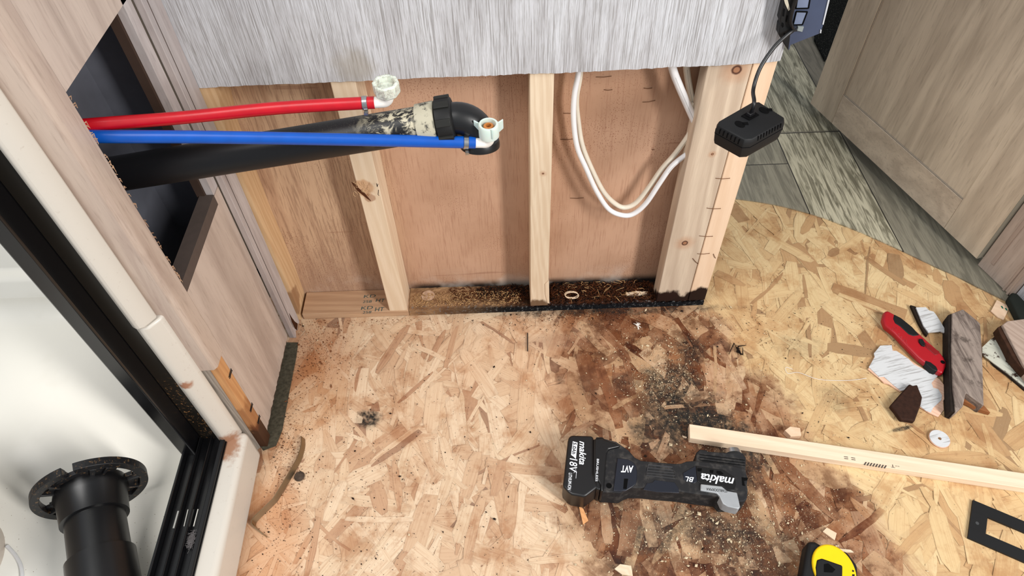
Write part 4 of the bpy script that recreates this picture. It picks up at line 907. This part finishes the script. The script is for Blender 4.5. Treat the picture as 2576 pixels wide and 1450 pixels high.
c = gw.mix(gw.step(gw.noise(p, 26, 5., .65), .52, .66, 0, .75), c, (62, 52, 46)); gw.col(c); gw.bump(g_, .4, .001); gw = gw.m
dkw = plain('dark_brown_wood', (52, 42, 36), .8, .2, var=.3, sc=90)
wb = thing('wood_block', tuple(Zp(2420, 960, 0)), 'long weathered grey wood block beside the red knife', 'wood block')
obj('block', fprism(k8([(1112, 285), (1200, 252), (1262, 300), (1340, 366), (1352, 520), (1360, 700), (1370, 1034), (1300, 985), (1225, 930), (1200, 1040), (1140, 1090), (1118, 900), (1105, 600)]), .030), gw, wb, bevel=.0015)
obj('dark_side_layer', fprism(k8([(1078, 300), (1108, 287), (1102, 600), (1115, 900), (1135, 1088), (1098, 1075), (1090, 900), (1080, 600)]), .027), dkw, wb, bevel=.001)  # left side of the block, darker than its top
obj('splinter', fprism(k8([(1165, 850), (1205, 870), (1218, 930), (1290, 980), (1370, 1030), (1425, 1092), (1330, 1060), (1260, 1020), (1180, 985), (1155, 930)]), .014, .003), plain('orange_split_wood', (150, 96, 58), .8, .2, sc=120), wb, bevel=.001)
wsc = Mt('white_stained_scrap_face', .7, .2); p = wsc.pos(); c = wsc.mix(wsc.step(wsc.noise(wsc.mul(wsc.rot(p, .8), (.1, 1, 1)), 150, 3.), .5, .65, 0, .5), (196, 196, 182), (132, 130, 120)); c = wsc.mix(wsc.step(wsc.noise(p, 60, 5., .7), .56, .62), c, (66, 50, 42)); wsc.col(c); wsc = wsc.m
wbx = two_layer('panel_scrap', [(1357, 560), (1420, 500), (1510, 440), (1530, 470), (1620, 600), (1760, 820), (1760, 940), (1695, 880), (1560, 770), (1450, 690), (1358, 620)], [(1355, 575), (1420, 505), (1515, 440), (1620, 600), (1765, 820), (1765, 955), (1690, 898), (1560, 785), (1450, 705)], .007, wsc, dkw, 'greenish white triangular panel scrap under the dark edged block', 'wood scrap')
wb2 = thing('wood_block', tuple(Zp(2560, 860, 0)), 'pale wood block with dark split edge at the right border', 'wood block')
obj('block', fprism(k8([(1520, 378), (1560, 348), (1620, 340), (1695, 330), (1900, 480), (1860, 900), (1760, 800), (1690, 700), (1600, 530)]), .034, .0075), pine('pinkish_weathered_block', (186, 166, 152), (150, 128, 114), axis='y', ang=.5, rings=50), wb2, bevel=.0015)
obj('dark_edge', fprism(k8([(1480, 400), (1518, 380), (1600, 540), (1695, 710), (1755, 800), (1690, 745), (1600, 640), (1540, 520), (1500, 450)]), .028, .0076), plain('rusty_brown_wood_edge', (84, 54, 38), .8, .2, var=.3, sc=80), wb2, bevel=.001)
# dark object at the right edge
o = obj('rubber_strip', fprism([(2538, 748), (2546, 735), (2560, 738), (2600, 780), (2640, 850), (2620, 870), (2572, 815)], .02), plain('dark_green_rubber', (40, 44, 40), .8, .15), bevel=.004, seg=3); tag(o, 'dark rubbery strip against the wall at the right border', 'strip')
o = obj('wood_chip', fprism([(2493, 783), (2508, 755), (2540, 772), (2525, 805), (2510, 798)], .003), lumber_e); tag(o, 'square wood flake with two green marks near the right wall', 'wood chip')
for a in ((2520, 776), (2530, 781)): obj('mark', box(Zp(*a).x - .002, Zp(*a).x + .001, Zp(*a).y - .003, Zp(*a).y + .004, .003, .0034), plain('green_paint_mark', (28, 110, 90), .6, .2), o)
# hole saw disc
dc = Zp(2364, 1104, .004)
o = thing('plywood_disc', (dc.x, dc.y, 0), 'round grey faced plug with a centre hole on the floor', 'disc')
obj('plywood_layer', lathe((dc.x, dc.y, .0008), (0, 0, 1), [(.0035, 0), (.0190, 0), (.0192, .0025), (.0035, .0025)], 40, close=True), pinkply, o)
obj('printed_face', lathe((dc.x, dc.y, .0034), (0, 0, 1), [(.0032, 0), (.0182, 0), (.0182, .0009), (.0032, .0009)], 40, close=True), gpf, o)
# black frame and tape measure
k2 = cr(1900, 1150, 3.81)
Q = [Zp(*q, .004) for q in k2([(2085, 415), (2020, 770)])]; dv = (Zp(*k2([(2576, 620)])[0], .004) - Q[0]).normalized(); pv = Vector((dv.y, -dv.x, 0)); Wf = (Q[1] - Q[0]).length; Lf = .125
def fq(s, t): return Q[0] + dv * s + pv * t
fr_ = obj('cover_frame', [prism([fq(0, 0), fq(Lf, 0), fq(Lf, .022), fq(0, .022)], .001, .005), prism([fq(0, Wf - .022), fq(Lf, Wf - .022), fq(Lf, Wf), fq(0, Wf)], .001, .005),
                          prism([fq(0, .0219), fq(.026, .0219), fq(.026, Wf - .0219), fq(0, Wf - .0219)], .001, .005), prism([fq(Lf - .026, .0219), fq(Lf, .0219), fq(Lf, Wf - .0219), fq(Lf - .026, Wf - .0219)], .001, .005)], black_matte)
tag(fr_, 'flat black rectangular cover frame on the floor at lower right', 'frame')
obj('screw_dimple', lathe(fq(.011, Wf * .55) + Vector((0, 0, .001)), (0, 0, 1), [(.003, 0), (.003, .0004)], 16), plain('dull_screw', (70, 72, 74), .5, .3), fr_)
zt2 = .042; tc = Zp(*k2([(752, 1055)])[0], zt2)
tm = thing('tape_measure', (tc.x, tc.y, 0), 'black tape measure with a round yellow face at the bottom', 'tape measure')
bp = [Zp(*q, zt2 - .004) for q in k2([(505, 805), (575, 808), (700, 880), (880, 900), (985, 1040), (990, 1240), (930, 1400), (470, 1400), (430, 1250), (470, 1000)])]
obj('case', prism(bp, .001, zt2 - .004), black_matte, tm, bevel=.006, seg=4)
fp = []
for k in range(40):
    a = 2 * math.pi * k / 40; fp.append(tc + Vector((math.cos(a) * .0345, math.sin(a) * .042 - .004, 0)))
yf = obj('yellow_face', prism(fp, zt2 - .012, zt2), yellow, tm, bevel=.003, seg=3)
obj('centre_grip', fprism(k2([(590, 985), (640, 970), (840, 1040), (838, 1200), (600, 1250), (578, 1060)]), zt2 + .0015, zt2 - .004), black_matte, tm, bevel=.003, seg=3)
obj('grip_recess', fprism(k2([(660, 1030), (700, 1022), (768, 1080), (740, 1110), (660, 1105)]), zt2 + .002, zt2), hole_black, tm)
obj('face_marks', [fprism(k2(q), zt2 + .0003, zt2 - .002) for q in ([(930, 1083), (948, 1090), (945, 1105), (928, 1100)], [(930, 1125), (955, 1128), (950, 1146), (928, 1146)])], black_matte, yf)
# bent metal strip standing on edge
k3 = cr(600, 1000, 3.22)
mp = smoothpath([Zp(*q, .011) for q in k3([(505, 315), (508, 360), (500, 410), (478, 480), (430, 570), (300, 790), (250, 850), (130, 965), (104, 1010), (118, 1042), (160, 1080), (200, 1112)])], 5)
V = []; Fc = []
for i, q in enumerate(mp):
    d = (mp[min(i + 1, len(mp) - 1)] - mp[max(i - 1, 0)]).normalized(); s_ = Vector((d.y, -d.x, 0)) * .0009
    lean = Vector((.0048, -.0015, 0))
    V += [q - s_ , q + s_, q + s_ + lean - Vector((0, 0, .0100)), q - s_ + lean - Vector((0, 0, .0100))]
for i in range(len(mp) - 1):
    for k in range(4): a = i * 4 + k; b = i * 4 + (k + 1) % 4; Fc.append([a, b, b + 4, a + 4])
Fc += [[0, 1, 2, 3], [len(V) - 4 + k for k in range(4)][::-1]]
o = obj('metal_strip', (V, Fc), bronze_metal, smooth=True); tag(o, 'bent bronze coloured metal strip on the floor near the shower curb', 'metal strip')
c_ = Zp(753, 1199, .003)
o = obj('wood_knot', lathe((c_.x, c_.y, .0008), (0, 0, 1), [(.009, 0), (.0102, .002), (.0085, .0045), (.004, .005)], 14), plain('dark_loose_knot', (96, 80, 68), .8, .2, var=.3, sc=200)); tag(o, 'round dark loose knot beside the bent metal strip', 'wood knot')
# dark residue strip along the cabinet side
ds = plain('dark_dusty_strip', (104, 98, 82), .9, .1, var=.38, sc=160)
o = obj('glue_residue_strip', fprism([(700, 862), (750, 862), (745, 900), (728, 985), (710, 1082), (694, 1122), (662, 1134), (648, 1112), (656, 1060), (676, 980), (690, 915)], .0014, .0003), ds); tag(o, 'dark dusty strip of residue along the left cabinet foot', 'residue')
# loose little things
def bit(name, px, z, mat, label, cat, group=None, z0=.0006):
    o = obj(name, fprism(px, z, z0), mat); return tag(o, label, cat, group)
bit('wood_chip', [(2070, 1338), (2080, 1328), (2105, 1342), (2100, 1360)], .004, lumber_e, 'pinkish wood chip just above the tape measure', 'wood chip')
bit('wood_chip', [(2104, 1380), (2140, 1384), (2148, 1390), (2118, 1390)], .004, lumber_l, 'narrow pale splinter touching the tape measure', 'wood chip')
bit('wood_chip', [(1455, 1268), (1468, 1282), (1480, 1310), (1467, 1320)], .003, pine('orange_chip', (232, 170, 116), (200, 140, 90)), 'orange wood chip below the battery', 'wood chip')
bit('wood_chip', [(1546, 1432), (1560, 1420), (1588, 1424), (1592, 1450), (1565, 1446)], .004, lumber_l, 'cream torn wood shaving at the bottom edge', 'wood chip')
bit('wood_chip', [(1716, 1096), (1728, 1100), (1727, 1103), (1719, 1101)], .003, lumber_l, 'tiny pale splinter at the left end of the stick', 'wood chip')
bit('wood_chip', [(1575, 736), (1600, 733), (1630, 734), (1628, 738), (1600, 741), (1575, 741)], .024, lumber_l, 'pale straight splinter on the rotten plate', 'wood chip', z0=.018)
o = obj('nail', tube([Zp(1327, 838, .003), Zp(1327, 868, .003), Zp(1327, 884, .003)], .0012, 8), plain('dark_nail', (60, 48, 42), .6, .3)); tag(o, 'short dark nail on the board below the centre stud', 'nail')
tw = []
R = random.Random(4); c_ = Zp(1603, 820, .003)
for k in range(9): a = R.uniform(0, 6.28); tw.append(tube([c_, c_ + Vector((math.cos(a) * .004, math.sin(a) * .005, .002)), c_ + Vector((math.cos(a) * .009, math.sin(a) * .011, 0))], [.0014, .0011, .0004], 5))
o = obj('shredded_scrap', tw, nylon); tag(o, 'white shredded scrap on the board in front of the rotten plate', 'scrap')
c_ = Zp(1855, 882, .003); tw = [tube([c_ + Vector((R.gauss(0, .002), R.gauss(0, .002), 0)), c_ + Vector((R.gauss(0, .006), R.gauss(0, .008), .003)), c_ + Vector((R.gauss(0, .011), R.gauss(0, .01), 0))], [.002, .0016, .0006], 5) for k in range(5)]
o = obj('rotten_scrap', tw, plain('black_rot', (34, 26, 22), .9, .1)); tag(o, 'black rotten scrap at the edge of the yellow board', 'scrap')
o = obj('white_thread', tube(smoothpath([Zp(1995, 930, .001), Zp(1977, 925, .003), Zp(1982, 940, .001), Zp(2010, 938, .003), Zp(2060, 955, .001), Zp(2130, 958, .002), Zp(2180, 952, .001)], 6), .0004, 5), white_vinyl); tag(o, 'thin curled white thread on the yellow board', 'thread')

# ---------------------------------------------------------------- uncountable debris
def crumbs(n, spots, size, mat, name, label, cat, flat=.5, z=.0004, seed=1, elong=2.2):
    R = random.Random(seed); V = []; Fc = []; tot = sum(s_[4] for s_ in spots)
    for _ in range(n):
        t = R.uniform(0, tot); i = 0
        while t > spots[i][4]: t -= spots[i][4]; i += 1
        cx, cy, sx, sy, _w = spots[i]; q = Zp(R.gauss(cx, sx), R.gauss(cy, sy))
        if q.y > -.006 or q.x < -.475: continue
        s_ = size * R.lognormvariate(0, .5); a = R.uniform(0, 6.28); e = R.uniform(1, elong)
        ux = Vector((math.cos(a), math.sin(a), R.uniform(-.3, .3))) * s_ * e; uy = Vector((-math.sin(a), math.cos(a), R.uniform(-.3, .3))) * s_; uz = Vector((0, 0, s_ * flat))
        c_ = Vector((q.x, q.y, z + s_ * flat + abs(ux.z))); b = len(V)
        V += [c_ + ux, c_ + uy * R.uniform(.6, 1.2), c_ - ux * R.uniform(.6, 1.1), c_ - uy, c_ + uz, c_ - uz * .9]
        Fc += [[b + i_, b + (i_ + 1) % 4, b + 4] for i_ in range(4)] + [[b + (i_ + 1) % 4, b + i_, b + 5] for i_ in range(4)]
    o = obj(name, (V, Fc), mat, base=(0, 0, 0)); tag(o, label, cat); o['kind'] = 'stuff'; return o
pale_dust = plain('pale_sawdust', (240, 220, 184), .8, .2, var=.15, sc=300); dark_crumb = plain('dark_crumbs', (44, 32, 26), .85, .15); rust_crumb = plain('reddish_crumbs', (150, 92, 58), .85, .15, var=.3)
crumbs(7000, [(1660, 940, 55, 45, 5), (1800, 1100, 90, 80, 1.6), (1650, 1330, 130, 60, 3), (1900, 1340, 110, 90, 5), (1560, 860, 120, 30, 1), (2000, 1230, 60, 60, 1.2), (900, 800, 110, 10, 1.5), (780, 840, 40, 40, 1.5), (1400, 800, 300, 22, 1), (1500, 1000, 250, 250, 1.5)], .00042, pale_dust, 'sawdust', 'pale fine sawdust scattered over the stained board', 'sawdust', seed=11)
crumbs(420, [(1700, 1000, 110, 100, 3), (1900, 1380, 120, 60, 5), (1650, 1340, 140, 60, 2), (1600, 1100, 200, 200, 1)], .00095, pale_dust, 'wood_crumbs', 'larger pale wood crumbs around the mould and power tool', 'sawdust', flat=.35, seed=12)
crumbs(6000, [(1000, 1150, 260, 230, 5), (700, 1080, 40, 90, 1.6), (690, 1300, 50, 100, 1.2), (1400, 800, 200, 18, 2), (1700, 820, 150, 60, 1.2), (1950, 800, 140, 80, 1.4), (1720, 1060, 140, 120, 3), (2180, 950, 90, 80, 1), (780, 940, 60, 60, .6), (1900, 1330, 120, 90, 1)], .00044, dark_crumb, 'dirt_specks', 'dark dirt specks sprinkled over the whole board', 'dirt', seed=13)
crumbs(4000, [(800, 880, 50, 50, 3), (730, 1100, 35, 120, 2), (1470, 790, 90, 14, 3), (900, 805, 110, 8, 1)], .00045, rust_crumb, 'brown_crumbs', 'reddish brown crumbs along the wall foot and left corner', 'dirt', seed=14)
# crumbs on shower pan
R = random.Random(31); V = []; Fc = []
for _ in range(260):
    q = Zp(R.gauss(360, 60) if R.random() < .7 else R.gauss(60, 40), R.gauss(1340, 70), .031); s_ = R.uniform(.0005, .0016)
    if q.x > -.625 or (q - F0).length < .09: continue
    b = len(V); a = R.uniform(0, 6); u = Vector((math.cos(a), math.sin(a), 0)) * s_ * 2; v_ = Vector((-u.y, u.x, 0)) * .4
    V += [q + u, q + v_, q - u, q - v_, q + Vector((0, 0, s_))]; Fc += [[b, b + 1, b + 4], [b + 1, b + 2, b + 4], [b + 2, b + 3, b + 4], [b + 3, b, b + 4]]
o = obj('pan_dirt', (V, Fc), rust_crumb, base=(-.7, -.5, .03)); tag(o, 'brown dirt crumbs on the white shower pan floor', 'dirt'); o['kind'] = 'stuff'
# fibres in the rotten bays
def fibres(n, x0, x1, mat, name, label, seed, size=.010, pile=.012, yr=(.012, .060), base=.012):
    R = random.Random(seed); ps = []
    for _ in range(n):
        x = R.uniform(x0, x1); y = R.uniform(*yr); z = base + R.random() ** 2 * pile + .002
        d = Vector((R.gauss(0, 1), R.gauss(0, .7), R.gauss(0, .25))).normalized() * size * R.uniform(.3, 1.1); cur = Vector((R.gauss(0, .3), R.gauss(0, .3), R.uniform(0, .5))) * size * .4
        a = Vector((x, y, z)); c_ = a + d; m_ = (a + c_) / 2 + cur
        for q in (a, m_, c_): q.y = min(max(q.y, .004), .0615); q.z = max(q.z, .010); q.x = min(max(q.x, x0 - .004), x1 + .004)
        ps.append(tube([a, m_, c_], [R.uniform(.0003, .0010)] * 2 + [.0002], 4))
    o = obj(name, ps, mat); tag(o, label, 'debris'); o['kind'] = 'stuff'; return o
rotm = plain('rotten_red_brown_fibre', (112, 64, 38), .9, .1, var=.35, sc=150); rotd = plain('dark_rotten_fibre', (52, 36, 30), .9, .1, var=.3, sc=150); tan = plain('tan_shavings', (216, 172, 120), .85, .15, var=.2, sc=150)
fibres(1500, .088, .312, rotm, 'rotten_wood_fibres', 'red brown shredded rotten wood filling the right bay', 41)
fibres(900, .086, .314, rotd, 'dark_wood_fibres', 'dark shredded wood filling the back of the right bay', 42)
fibres(500, -.08, .034, rotd, 'dark_wood_fibres', 'dark shredded wood at the right of the middle bay', 43, yr=(.03, .060), base=.016, pile=.006)
fibres(380, -.14, .034, rotm, 'rotten_wood_fibres', 'brown shredded rotten wood in the middle bay', 44, yr=(.02, .060), base=.018, pile=.004)
fibres(700, -.222, .02, tan, 'wood_shavings', 'tan fine shavings on the plate in the middle bay', 45, size=.005, pile=.003, base=.0195, yr=(.006, .045))
fibres(60, .10, .30, tan, 'wood_shavings', 'pale curled shavings lying on the rotten wood in the right bay', 46, size=.018, pile=.010, base=.018)
o = obj('cut_plug_mark', lathe((Zp(1077, 745, .0198)).to_tuple(), (0, 0, 1), [(.006, 0), (.0145, 0), (.0150, .0016), (.004, .0022)], 28), pine('pale_round_cut', (206, 176, 150), (150, 116, 92), axis='y')); tag(o, 'pale round sawn knot at the left of the middle bay', 'knot')
hr = []
for k in range(3):
    pts = [Zp(1437 + 17 * math.cos(a) + k, 741 + 8 * math.sin(a) + k * 1.5, .026 + .001 * k) for a in [2 * math.pi * j / 14 * .93 + k for j in range(15)]]; hr.append(tube(pts, .0008, 6))
o = obj('curled_shaving', hr, lumber_l); tag(o, 'pale curled ring shaving beside the centre stud foot', 'shaving')
# cobweb-like white mould threads at plywood foot omitted: only stains
for m_ in list(bpy.data.materials):
    if m_.users == 0: bpy.data.materials.remove(m_)
